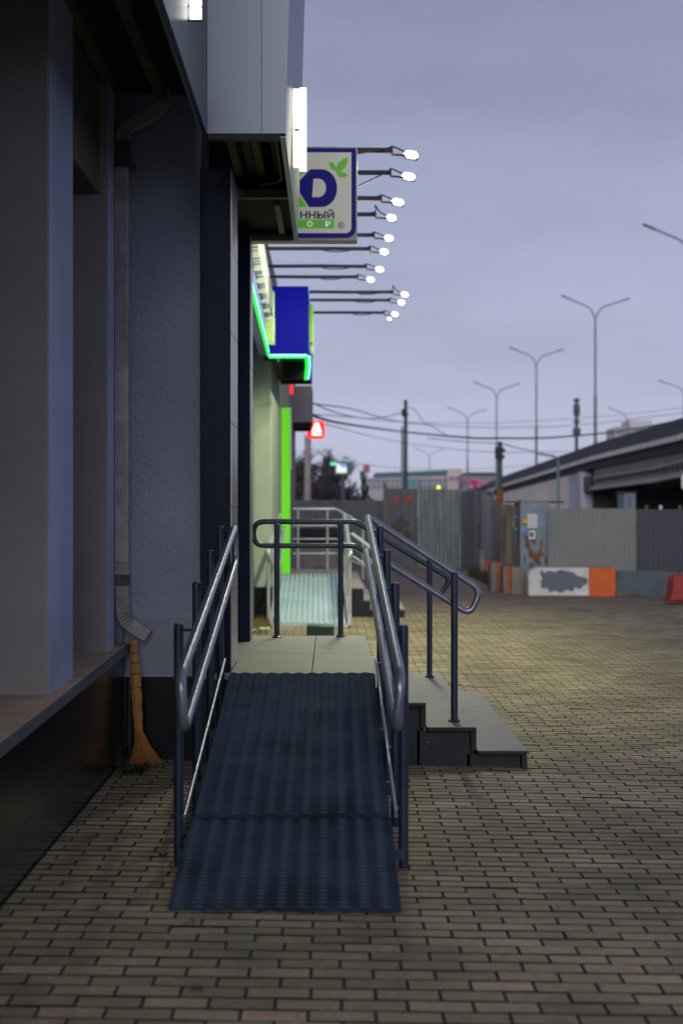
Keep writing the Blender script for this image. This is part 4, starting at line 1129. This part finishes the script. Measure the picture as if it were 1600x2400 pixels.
# concrete blocks
cb = thing('concrete_block', 'long whitewashed concrete block with a grey blue patch and a bright orange end', 'concrete block', (4.2, 26.9, 0))
x0, x1, x2 = (1235 - 775) * 27 / F, (1376 - 775) * 27 / F, (1437 - 775) * 27 / F
MB().prism([(x0, -.04), (x1, -.04), (x1, .47), (x0 + .16, .47), (x0 + .05, .42), (x0, .33)], 26.85, 27.25).build('block_body', con_white, cb, bevel=.012)
MB().box(x1 + .001, x2, 26.84, 27.25, -.05, .465).build('orange_end', orange, cb, bevel=.008)
pts = [(1268, 1334), (1274, 1343), (1286, 1337), (1300, 1341), (1312, 1335), (1328, 1339), (1344, 1342), (1352, 1350), (1366, 1352), (1376, 1358), (1375, 1368), (1366, 1372), (1358, 1382), (1347, 1376), (1340, 1387), (1328, 1382), (1314, 1390), (1298, 1384), (1288, 1389), (1280, 1377), (1268, 1380), (1266, 1364), (1271, 1356), (1265, 1346)]
MB().prism([((u - 775) * 26.845 / F, H - (v - 1200) * 26.845 / F) for u, v in pts], 26.843, 26.85).build('paint_patch', patch, cb)
for (lab, u0, um, u1, vt, vb, Y) in (('nearest white and orange block of the row beside the boards', 1179, 1187, 1197, 1327, 1387, 27.6), ('middle white and orange block of the row beside the boards', 1150, 1164, 1178, 1319, 1381, 28.5), ('farthest and tallest looking white and orange block by the weeds', 1125, 1136, 1152, 1291, 1350, 34.5)):
    t = thing('concrete_block', lab, 'concrete block', (3.3, Y, 0), 'striped concrete blocks')
    a, m__, b = P(u0, vt, Y), P(um, vt, Y), P(u1, vt, Y); zb_2 = gz(3)
    MB().box(a[0], m__[0], Y, Y + .5, zb_2 - .02, a[2]).build('white_half', concrete, t, bevel=.008)
    MB().box(m__[0] + .001, b[0], Y - .003, Y + .5, zb_2 - .02, a[2]).build('orange_half', mat('orange faded', (.42, .10, .03), .7, var=.2), t, bevel=.008)
t = MB().box(P(1198, 0, 27.5)[0], P(1227, 0, 27.5)[0], 27.5, 28.0, -.06, P(0, 1329, 27.5)[2]).build('concrete_block', concrete, bevel=.01)
tag(t, 'plain stained concrete block between the orange striped one and the whitewashed one', 'concrete block')
rbz = thing('road_barrier', 'dark red plastic road barrier cut off by the right edge', 'barrier', (6.0, 24.5, 0))
yb_ = 24.3
pts = [(1566, 1410), (1572, 1396), (1576, 1360), (1584, 1348), (1720, 1348), (1728, 1360), (1736, 1410)]
MB().prism([((u - 775) * yb_ / F, H - (v - 1200) * yb_ / F) for u, v in pts], yb_, yb_ + .4).build('barrier_body', red_plastic, rbz, bevel=.03)
MB().box((1600 - 775) * yb_ / F, (1640 - 775) * yb_ / F, yb_ - .01, yb_, .0, .12).build('barrier_foot', dark_edge, rbz)
wd = MB(); rg = random.Random(12)
for k in range(1500):
    q = rg.random(); Y = 36 - 6 * q + rg.uniform(-.5, .5); u = 1108 + 55 * q + rg.uniform(-14, 14)
    x = (u - 775) * Y / F; h = rg.uniform(.05, .32) * (1 - .4 * q)
    w = rg.uniform(.01, .03); dx = rg.uniform(-.08, .08)
    wd.add([(x, Y, -.05), (x + w, Y, -.05), (x + dx, Y, h - .05)], [(0, 1, 2)])
tag(wd.build('rough_weeds', mat('rough weeds', (.05, .05, .025), .9, var=.6, vs=3)), 'dark rough weeds along the foot of the far fence by the blocks', 'weeds', kind='stuff')

# ------------------------------------------------------------------ overpass
BX = 19.3
def bt(u, v):  # point of the parapet top line on the plane x = BX
    Y = BX * F / (u - 775); return (BX, Y, H - (v - 1200) * Y / F)
top_uv = [(2300, 690), (1900, 855), (1600, 979), (1500, 1008), (1396, 1039), (1320, 1066), (1253, 1090), (1180, 1116), (1130, 1138), (1100, 1152), (1070, 1163)]
TOP = [bt(*p) for p in top_uv]
ov = thing('overpass', 'road overpass rising to the right with dark noise fence, pale cornice and retaining wall', 'bridge', (BX, 100, 0))
def strip(dz0, dz1, x0, x1, i0, i1, m, name, f0=None):
    for i in range(i0, i1):
        a, b = TOP[i], TOP[i + 1]
        za0, zb0 = (a[2] + dz0, b[2] + dz0) if f0 is None else (f0, f0)
        MB().hexa([(x0, a[1], za0), (x1, a[1], za0), (x1, b[1] + .001, zb0), (x0, b[1] + .001, zb0)], [(x0, a[1], a[2] + dz1), (x1, a[1], a[2] + dz1), (x1, b[1] + .001, b[2] + dz1), (x0, b[1] + .001, b[2] + dz1)]).build(name, m, ov)
NT = len(TOP) - 1
strip(-.95, 0, BX - .05, BX + .05, 0, NT, bridge_par, 'noise_fence')
strip(-1.25, -.955, BX - .35, BX + .30, 0, NT, bridge_con, 'cornice')
strip(-1.8, -1.255, BX - .05, BX + 21, 0, NT, mat('deck slab dark', (.05, .05, .055), .9), 'deck_slab')
strip(-.95, 0, BX + 21, BX + 21.1, 0, NT, bridge_par, 'noise_fence')
iw = 5
# retaining wall from y=115 outwards (pale, panelled)
yA = BX * F / (1362 - 775)
def topz(Y):
    for i in range(NT):
        a, b = TOP[i], TOP[i + 1]
        if a[1] <= Y <= b[1]: return a[2] + (b[2] - a[2]) * (Y - a[1]) / (b[1] - a[1])
    return TOP[-1][2]
Y = yA
while Y < 225:
    Y2 = min(Y + 6, TOP[-1][1])
    if Y2 - Y < .5: break
    MB().hexa([(BX, Y, -.2), (BX + 20, Y, -.2), (BX + 20, Y2 - .05, -.2), (BX, Y2 - .05, -.2)], [(BX, Y, topz(Y) - 1.82), (BX + 20, Y, topz(Y) - 1.82), (BX + 20, Y2 - .05, topz(Y2) - 1.82), (BX, Y2 - .05, topz(Y2) - 1.82)]).build('wall_panel', bridge_wall if Y > yA + 1 else pier_m, ov)
    Y = Y2
MB().box(BX - .3, BX + .6, yA - 1.4, yA - .02, -.2, topz(yA) - 1.83).build('abutment_pillar', pier_m, ov)
MB().box(BX + .61, BX + 20, yA - 1.0, yA - .02, -.2, topz(yA) - 2.2).build('abutment_wall', mat('abutment shade brown', (.12, .105, .10), .9), ov)
# girders of the near span, lower flange and dentil row
def gird(y0, y1, off0, off1, x0, x1, m, name):
    n = 3
    for k in range(n):
        a = y0 + (y1 - y0) * k / n; b = y0 + (y1 - y0) * (k + 1) / n
        MB().hexa([(x0, a, topz(a) + off0), (x1, a, topz(a) + off0), (x1, b, topz(b) + off0), (x0, b, topz(b) + off0)], [(x0, a, topz(a) + off1), (x1, a, topz(a) + off1), (x1, b, topz(b) + off1), (x0, b, topz(b) + off1)]).build(name, m, ov)
y0g, y1g = TOP[0][1] + .2, yA - 4.5
gird(y0g, y1g, -3.1, -1.82, BX + .15, BX + .5, bridge_gird, 'girder_web')
gird(y0g, y1g, -3.35, -3.10, BX - .1, BX + .6, bridge_flange, 'girder_flange')
gird(y0g, y1g, -2.55, -2.45, BX + .02, BX + .14, bridge_flange, 'service_rail')
Y = y0g + 1
while Y < y1g - 1:
    MB().box(BX + .04, BX + .14, Y, Y + .5, topz(Y) - 2.82, topz(Y) - 2.56).build('bracket', dark_edge, ov); Y += 1.25
for xg in (4, 8, 12, 16, 20):
    gird(y0g, y1g, -3.3, -1.82, BX + xg, BX + xg + .4, bridge_gird, 'girder_web')
MB().box(BX - .1, BX + .9, y1g, yA - 1.41, 3.0, topz(y1g) - 2.3).build('bearing_block', dark_edge, ov)
# pier frame seen under the deck
for xx in (BX + 3, BX + 9, BX + 15):
    MB().box(xx, xx + 1.2, 92, 93.2, -.2, topz(92) - 3.4).build('pier', mat('pier dark', (.10, .10, .11), .9), ov)
# dark far side enclosure under the deck is the opposite embankment
MB().box(BX + 19, BX + 20.5, 55, yA - 1.1, -.2, 2.6).build('far_parapet_wall', mat('pier dark', (.10, .10, .11), .9), ov)
# a utility post and blue cabin below
cbn = thing('site_cabin', 'small blue grey cabin in the shade under the overpass', 'cabin', (28, 85, 0))
a, b = P(1462, 1155, 85), P(1488, 1200, 85)
MB().box(a[0], b[0] , 85, 87, -.1, a[2]).build('cabin_wall', mat('cabin blue', (.16, .20, .28), .7), cbn)
MB().box(a[0] + .15, a[0] + .4, 84.96, 85, 1.0, a[2] - .2).build('cabin_window', far_win, cbn)
MB().box(a[0] - .1, b[0] + .1, 84.9, 87.1, a[2], a[2] + .08).build('cabin_roof', dark_edge, cbn)
bb = thing('sign_board', 'white rounded panel under the overpass at the right edge', 'sign', (15, 66, 0))
a, b = P(1596, 1112, 66), P(1640, 1146, 66)
MB().prism(rrect(a[0], b[0], b[2], a[2], .1), 66, 66.05).build('panel', con_white, bb)
MB().tube([((a[0] + b[0]) / 2, 66.1, 0), ((a[0] + b[0]) / 2, 66.1, b[2] + .3)], .05, 8).build('post', lamp_pole, bb)

# ------------------------------------------------------------------ street lamps
def street_lamp(X, Y, zbase, ztop, lab, arm=2.5, r=.10, dirs=(-1, 1), grp='double armed street lamps along the overpass'):
    t = thing('street_lamp', lab, 'street lamp', (X, Y, zbase), grp)
    MB().tube([(X, Y, zbase), (X, Y, zbase + (ztop - zbase) * .45), (X, Y, zbase + (ztop - zbase) * .45 + .01), (X, Y, ztop)], [r * 1.25, r * 1.2, r * .85, r * .7], 10).build('pole', lamp_pole, t, smooth=True)
    for s in dirs:
        pts = rounded([(X, Y, ztop - .1), (X + s * .35, Y, ztop + .75), (X + s * (arm - .6), Y, ztop + 1.25 + (.15 if s < 0 else 0))], .6)
        MB().tube(pts, .05, 8).build('arm', lamp_pole, t, smooth=True)
        e = Vector(pts[-1]); d = (e - Vector(pts[-2])).normalized()
        m3 = Matrix.Rotation(-math.atan2(d.z, d.x), 3, 'Y')
        MB().obox(e + d * .35, (.75, .22, .10), m3).build('lantern', mat('lantern dark', (.06, .08, .09), .5), t, bevel=.03)
for (lab, uj, vj, vb, Y) in (
    ('tallest and nearest complete double armed street lamp, right of the middle', 1394, 745, 1048, 110),
    ('second nearest double armed street lamp, left of the tallest one', 1256, 855, 1092, 139),
    ('third double armed street lamp, standing behind the dark utility pole', 1163, 930, 1128, 163),
    ('fourth double armed street lamp, small, crossed by the cables', 1095, 985, 1140, 190),
    ('smallest and farthest double armed street lamp above the office roof', 1006, 1072, 1150, 262)):
    a = P(uj, vj, Y); b = P(uj, vb, Y)
    street_lamp(a[0], Y, b[2] - 1, a[2], lab)
a = P(1616, 598, 80); street_lamp(a[0], 80, 5.5, a[2], 'street lamp whose single visible arm enters at the right edge high up', dirs=(-1, 1))
a = P(1602, 925, 168); street_lamp(a[0], 168, 4, a[2], 'street lamp of the far carriageway at the right edge over the overpass', dirs=(-1, 1), arm=2.9)
a = P(1470, 984, 200); street_lamp(a[0], 200, 4, a[2], 'faint street lamp arm in front of the pale tower block', dirs=(-1,), arm=2.6, r=.06)
lp = thing('lamp_post', 'plain thin grey post in front of the retaining wall', 'post', (4.0, 50, 0))
a = P(1307, 1078, 60); MB().tube([(a[0], 60, 0), a], .055, 8).build('pole', lamp_pole, lp)
MB().tube(rounded([a, (a[0] - .1, 60, a[2] + .12), (a[0] - .9, 60, a[2] + .25)], .1), .03, 6).build('arm', lamp_pole, lp)

# ------------------------------------------------------------------ utility poles and cables
def upole(lab, u, vt, Y, r, m=pole_m, cross=()):
    a = P(u, vt, Y); t = thing('utility_pole', lab, 'utility pole', (a[0], Y, 0))
    MB().tube([(a[0], Y, -.1), a], [r * 1.25, r], 10).build('pole', m, t, smooth=True)
    for (dz_, w) in cross:
        MB().box(a[0] - w, a[0] + w, Y - .08, Y - .02, a[2] - dz_ - .06, a[2] - dz_ + .06).build('crossarm', m, t)
    return t
t = upole('tall dark utility pole in the middle distance carrying the thick cable', 950, 937, 70, .085, cross=((.7, .13),))
a = P(947, 965, 69.9); MB().box(a[0] - .13, a[0] + .10, 69.8, 69.95, a[2] - .22, a[2] + .12).build('insulator_box', dark_edge, t)
upole('thin pale strut pole close beside the tall dark utility pole', 942, 1000, 72, .05, mat('pale pole', (.16, .24, .26), .7))
t = upole('short dark utility pole with brown foot above the boards', 1171, 1035, 48, .075, cross=((.28, .16), (.5, .14)))
a = P(1168, 1055, 47.9); MB().box(a[0] - .12, a[0] + .12, 47.8, 47.95, a[2] - .28, a[2] + .1).build('insulator_box', dark_edge, t)
upole('grey concrete pole between the red sign and the bare trees', 721, 1020, 62, .13, mat('concrete pole', (.28, .25, .25), .85))
t = upole('slim mast with equipment boxes rising behind the overpass', 1350, 938, 150, .16)
for (v0_, v1_, w) in ((948, 975, .32), (985, 992, .3), (1003, 1020, .38), (934, 942, .3)):
    a, b = P(1350, v0_, 149.8), P(1350, v1_, 149.8)
    MB().box(a[0] - w, a[0] + w, 149.6, 149.8, b[2], a[2]).build('equipment_box', pole_m, t)
def wire(lab, pts, r, seg=10, grp=None):
    # pts: (u, v, Y); sagging through them
    W = [Vector(P(*p)) for p in pts]; out = []
    for i in range(len(W) - 1):
        p0 = W[max(i-1, 0)]; p1 = W[i]; p2 = W[i+1]; p3 = W[min(i+2, len(W)-1)]
        for k in range(seg):
            t_ = k / seg
            out.append(.5 * ((2*p1) + (-p0+p2)*t_ + (2*p0-5*p1+4*p2-p3)*t_*t_ + (-p0+3*p1-3*p2+p3)*t_**3))
    out.append(W[-1])
    tag(MB().tube(out, r * .72, 6).build('overhead_cable', wire_m, smooth=True), lab, 'cable', 'overhead cables')
wire('thickest cable running from the grey cabinet across to the overpass', [(731, 973, 40), (800, 992, 50), (945, 1012, 69.9), (1100, 1026, 60), (1170, 1027, 62), (1280, 1026, 66), (1395, 1017, 72), (1500, 1003, 78), (1700, 960, 90)], .055)
wire('upper thin cable dipping left of the tall dark utility pole', [(731, 944, 40), (790, 968, 50), (850, 980, 58), (900, 978, 64), (948, 965, 69.9)], .025)
wire('thin cable above the thick one that reaches the right edge', [(731, 946, 42), (830, 960, 60), (945, 990, 75), (1100, 1001, 90), (1250, 1001, 95), (1395, 992, 100), (1700, 955, 110)], .03)
wire('second thin cable just below the upper one', [(731, 971, 42), (830, 978, 60), (945, 989, 76), (1100, 992, 90), (1250, 987, 95), (1450, 972, 100), (1700, 945, 110)], .022)
wire('curving drop cable right of the tall dark utility pole', [(952, 955, 69.8), (972, 960, 68), (990, 986, 66), (1020, 1004, 62), (1045, 1020, 60)], .022)
wire('low thin cable below the thick cable', [(760, 993, 44), (860, 1020, 60), (945, 1038, 72), (1060, 1052, 70), (1171, 1060, 60), (1330, 1058, 80)], .018)
wire('cable from the short dark pole dipping towards the retaining wall', [(1000, 1027, 60), (1100, 1036, 52), (1172, 1040, 47.9), (1220, 1052, 50), (1300, 1068, 56)], .022)
wire('faint lowest cable above the office roof', [(830, 1085, 90), (950, 1098, 100), (1100, 1100, 110), (1240, 1090, 120)], .02)

# ------------------------------------------------------------------ bare trees, conifer
def bare_tree(lab, X, Y, h, seed, spread=.9, levels=6, n0=5, group='bare trees'):
    rt = random.Random(seed)
    t = thing('bare_tree', lab, 'tree', (X, Y, 0), group)
    tr = MB(); tr.tube([(X, Y, 0), (X + .1, Y, h * .2), (X + .05, Y, h * .42)], [h * .02, h * .016, h * .012], 8)
    tr.build('trunk', bark, t, smooth=True)
    cr = MB()
    def rec(p, d, L, r, lv):
        q = p + d * L
        cr.tube([p, (p + q) / 2 + Vector((rt.uniform(-1, 1), rt.uniform(-1, 1), rt.uniform(-1, 1))) * L * .06, q], [r, r * .85, r * .6], 4, caps=False)
        if lv == 0: return
        for k in range(rt.choice((3, 4)) if lv > 1 else 6):
            ax_ = Vector((rt.uniform(-1, 1), rt.uniform(-1, 1), rt.uniform(-.35, .8)))
            nd = (d * .85 + ax_ * spread).normalized()
            rec(p + d * L * rt.uniform(.35, 1), nd, L * rt.uniform(.55, .8), max(r * .6, .010), lv - 1)
    for k in range(n0):
        a_ = 2 * math.pi * k / n0 + rt.random()
        rec(Vector((X + .05, Y, h * rt.uniform(.12, .42))), Vector((math.cos(a_) * .7, math.sin(a_) * .7, rt.uniform(.7, 1.3))).normalized(), h * .26, h * .010, levels - 1)
    cr.build('crown', bark, t)
bare_tree('tall bare tree directly right of the concrete pole below the red sign', P(745, 0, 95)[0], 95, 6.0, 1)
bare_tree('bare tree left of the concrete pole against the shop corner', P(700, 0, 100)[0], 100, 6.0, 2)
bare_tree('bare tree under the lit billboard', P(775, 0, 92)[0], 92, 4.6, 3)
bare_tree('low bare tree at the right end of the bare tree group', P(812, 0, 100)[0], 100, 3.6, 4)
bare_tree('dense bare bush behind the fence below the tall bare tree', P(738, 0, 85)[0], 85, 3.6, 5, spread=1.1)
bare_tree('rear bare tree filling the middle of the bare tree group', P(762, 0, 110)[0], 110, 5.6, 6)
cf = thing('conifer_tree', 'small dark conifer with leaning tip between the bare trees and the offices', 'tree', (P(855,0,60)[0], 60, 0))
cX = P(857, 0, 60)[0]
MB().tube([(cX, 60, 0), (cX - .05, 60, 2.2), (cX - .25, 60, 3.2)], [.08, .05, .01], 6).build('trunk', bark, cf)
cn = MB(); rg = random.Random(4)
for k in range(2600):
    z = 1.2 + 1.95 * rg.random() ** 1.4
    rad = max(.03, (.42 if z < 2.05 else .22) * (1.2 - (z - 1.2) / 2.0)) * (.5 + .5 * abs(math.sin(z * 7)))
    a_ = rg.random() * 6.283; q = rad * rg.random() ** .5
    x = cX - .12 * max(0, z - 2) + math.cos(a_) * q; y = 60 + math.sin(a_) * q
    L = .07; dx, dy = math.cos(a_) * L, math.sin(a_) * L
    cn.add([(x, y, z), (x + dx, y + dy, z - .03), (x + dx * .5 - dy * .3, y + dy * .5 + dx * .3, z + .02)], [(0, 1, 2)])
cn.build('crown', needle, cf)
hd = MB(); rg = random.Random(21)
for k in range(5000):
    Y = rg.uniform(120, 135); u = rg.uniform(690, 905); x = (u - 775) * Y / F; z = rg.random() ** .7 * (3.6 - 1.4 * abs(math.sin(u * .05)) - (u - 690) * .006)
    s = rg.uniform(.1, .3); a_ = rg.random() * 6.28
    hd.add([(x, Y, z), (x + s * math.cos(a_), Y + s * math.sin(a_), z + s * .6), (x - s * .3 * math.sin(a_), Y, z + s * rg.random())], [(0, 1, 2)])
tag(hd.build('distant_scrub', mat('distant scrub', (.05, .045, .06), .95, var=.3)), 'dull purple brown scrub far behind the fence', 'scrub', kind='stuff')
wf = P(1200, 0, 1)
# ------------------------------------------------------------------ far buildings
of = thing('office_building', 'long low office building with dark green roof line far behind the fence', 'building', (20, 300, 0))
YO = 300
a, b = P(853, 1120, YO), P(1046, 1102, YO)
MB().hexa([(a[0], YO, 0), (b[0], YO, 0), (b[0], YO + 20, 0), (a[0], YO + 20, 0)], [(a[0], YO, a[2]), (b[0], YO, b[2] - 1), (b[0], YO + 20, b[2] - 1), (a[0], YO + 20, a[2])]).build('wall', far_wall, of)
a2 = P(880, 1108, YO); MB().hexa([(a2[0], YO - .3, a2[2] - .9), (b[0], YO - .3, b[2] - .8), (b[0], YO + 18, b[2] - .8), (a2[0], YO + 18, a2[2] - .9)], [(a2[0], YO - .3, a2[2]), (b[0], YO - .3, b[2]), (b[0], YO + 18, b[2]), (a2[0], YO + 18, a2[2])]).build('roof', far_green, of)
for vv_ in (1123, 1137):
    for k in range(17):
        u_ = 862 + k * 11
        c, d = P(u_, vv_, YO), P(u_ + 6.5, vv_ + 7, YO)
        MB().box(c[0], d[0], YO - .35, YO - .05, d[2], c[2]).build('window', far_win, of)
c, d = P(953, 1122, YO), P(978, 1140, YO); MB().box(c[0], d[0], YO - 3, YO - .4, d[2] - 1, c[2]).build('teal_awning', mat('far teal', (.12, .25, .28), .7), of)
c = P(860, 1098, YO); MB().box(c[0] - .8, c[0] + .6, YO + 2, YO + 2.3, c[2] - .8, c[2] + .8).build('roof_sign', mat('dull orange board', (.35, .14, .10), .8), of)
MB().tube([(c[0], YO + 2.2, a[2] - .5), (c[0], YO + 2.2, c[2])], .1, 6).build('sign_post', pole_m, of)
ob = thing('office_block', 'taller beige block at the right end of the green roofed offices', 'building', (26, 298, 0))
a, b = P(1046, 1100, YO), P(1080, 1100, YO)
MB().box(a[0], b[0], YO - 2, YO + 15, 0, a[2]).build('wall', far_beige, ob)
for k in range(2):
    c, d = P(1050 + k * 14, 1118, YO), P(1061 + k * 14, 1126, YO); MB().box(c[0], d[0], YO - 2.2, YO - 2, d[2], c[2]).build('window', far_win, ob)
mk = thing('market_hall', 'grey hall with pink lit shopfront far behind the fence left of the ramp wall', 'building', (33, 290, 0))
a, b = P(1083, 1113, 290), P(1162, 1108, 290)
MB().box(a[0], b[0], 290, 310, 0, a[2]).build('wall', mat('far grey hall', (.22, .22, .27), .9), mk)
MB().box(a[0] + .5, b[0], 289.5, 310.2, a[2], a[2] + .5).build('roof', mat('far dark roof', (.08, .09, .11), .9), mk)
rg = random.Random(2)
for k in range(14):
    u_ = rg.uniform(1080, 1140); v_ = rg.uniform(1124, 1142); c = P(u_, v_, 289)
    MB().box(c[0] - .5, c[0] + .5, 288.8, 289, c[2] - .3, c[2] + .3).build('lit_window', mat('pink lit window', (.5, .12, .3), .6, emit=(.6, .10, .32), es=.2), mk)
tb = thing('tower_block', 'pale apartment tower block on the horizon behind the overpass', 'building', (100, 600, 0))
YT = 600; a, b = P(1441, 990, YT), P(1545, 984, YT)
MB().box(a[0], b[0], YT, YT + 20, 0, a[2] - 2).build('wall', mat('far tower', (.55, .52, .55), .9), tb)
MB().box(a[0] + 6, b[0] - 3, YT + 1, YT + 18, a[2] - 2, a[2] + 1).build('penthouse', mat('far tower', (.55, .52, .55), .9), tb)
for k in range(11):
    u_ = 1445 + k * 9
    for j in range(4):
        c, d = P(u_, 1000 + j * 12, YT), P(u_ + 4.5, 1009 + j * 12, YT)
        MB().box(c[0], d[0], YT - .4, YT - .02, d[2], c[2]).build('window', far_win, tb)
bi = thing('billboard', 'small lit billboard with a pale picture above the bare trees', 'billboard', (.8, 84, 0))
YB = 84
a, b = P(784, 1082, YB), P(824, 1113, YB)
MB().box(a[0], b[0], YB + .02, YB + .4, b[2], a[2]).build('frame', mat('billboard frame', (.04, .12, .14), .6), bi)
MB().box(a[0] + .1, b[0] - .3, YB - .0, YB + .018, b[2] + .12, a[2] - .12).build('poster', mat('billboard poster', (.5, .5, .45), .6, emit=(.75, .74, .66), es=.75, c2=(.8, .8, .85), vs=1.5), bi)
MB().box(a[0] + .3, b[0] - .3, YB - .03, YB - .002, a[2] - .32, a[2] - .12).build('poster_band', mat('billboard blue', (.1, .2, .5), .6, emit=(.25, .45, .8), es=.6), bi)
MB().tube([((a[0] + b[0]) / 2, YB + .2, 0), ((a[0] + b[0]) / 2, YB + .2, b[2])], .12, 8).build('post', pole_m, bi)
c, d = P(774, 1084, YB), P(790, 1091, YB)
MB().box(c[0], d[0], YB - .3, YB - .1, d[2], c[2]).build('green_strip_light', mat('green strip', (.1, .6, .25), .5, emit=(.12, .75, .30), es=.8), bi)
sl = thing('signal_lamp', 'tiny yellow green signal lamp just above the light corrugated fence', 'lamp', P(1027, 1142, 60))
c = P(1027, 1142, 60)
MB().tube([(c[0] + .065 * math.cos(R(a_)), 60, c[2] + .065 * math.sin(R(a_))) for a_ in range(0, 360, 20)], .018, 6, closed=True).build('glowing_ring', mat('signal ring', (.6, .9, .1), .5, emit=(.75, 1, .15), es=1.3), sl)
MB().lathe((c[0], 60.02, c[2]), [(.06, 0), (.06, .03)], 12, axis=(0, 1, 0)).build('lens', mat('signal lens', (.6, .7, .4), .5, emit=(.4, .5, .25), es=.6), sl)
MB().box(c[0] - .12, c[0] + .12, 60.06, 60.15, c[2] - .12, c[2] + .12).build('housing', dark_edge, sl)
MB().tube([(c[0], 60.1, 0), (c[0], 60.1, c[2] - .12)], .04, 6).build('post', pole_m, sl)
for (u_, v_, ru, rv, sd) in ((1234, 1262, 4, 16, 21), (1243, 1296, 7, 16, 22), (1268, 1276, 3, 18, 23), (1262, 1318, 9, 9, 24), (1230, 1308, 3, 12, 25), (1272, 1300, 3, 9, 26)):
    c = P(u_, v_, 27.474); blob(f2, c[0], c[2], ru * .0079, rv * .0079, 27.474, rust, 'rust_patch', sd, jag=.65)
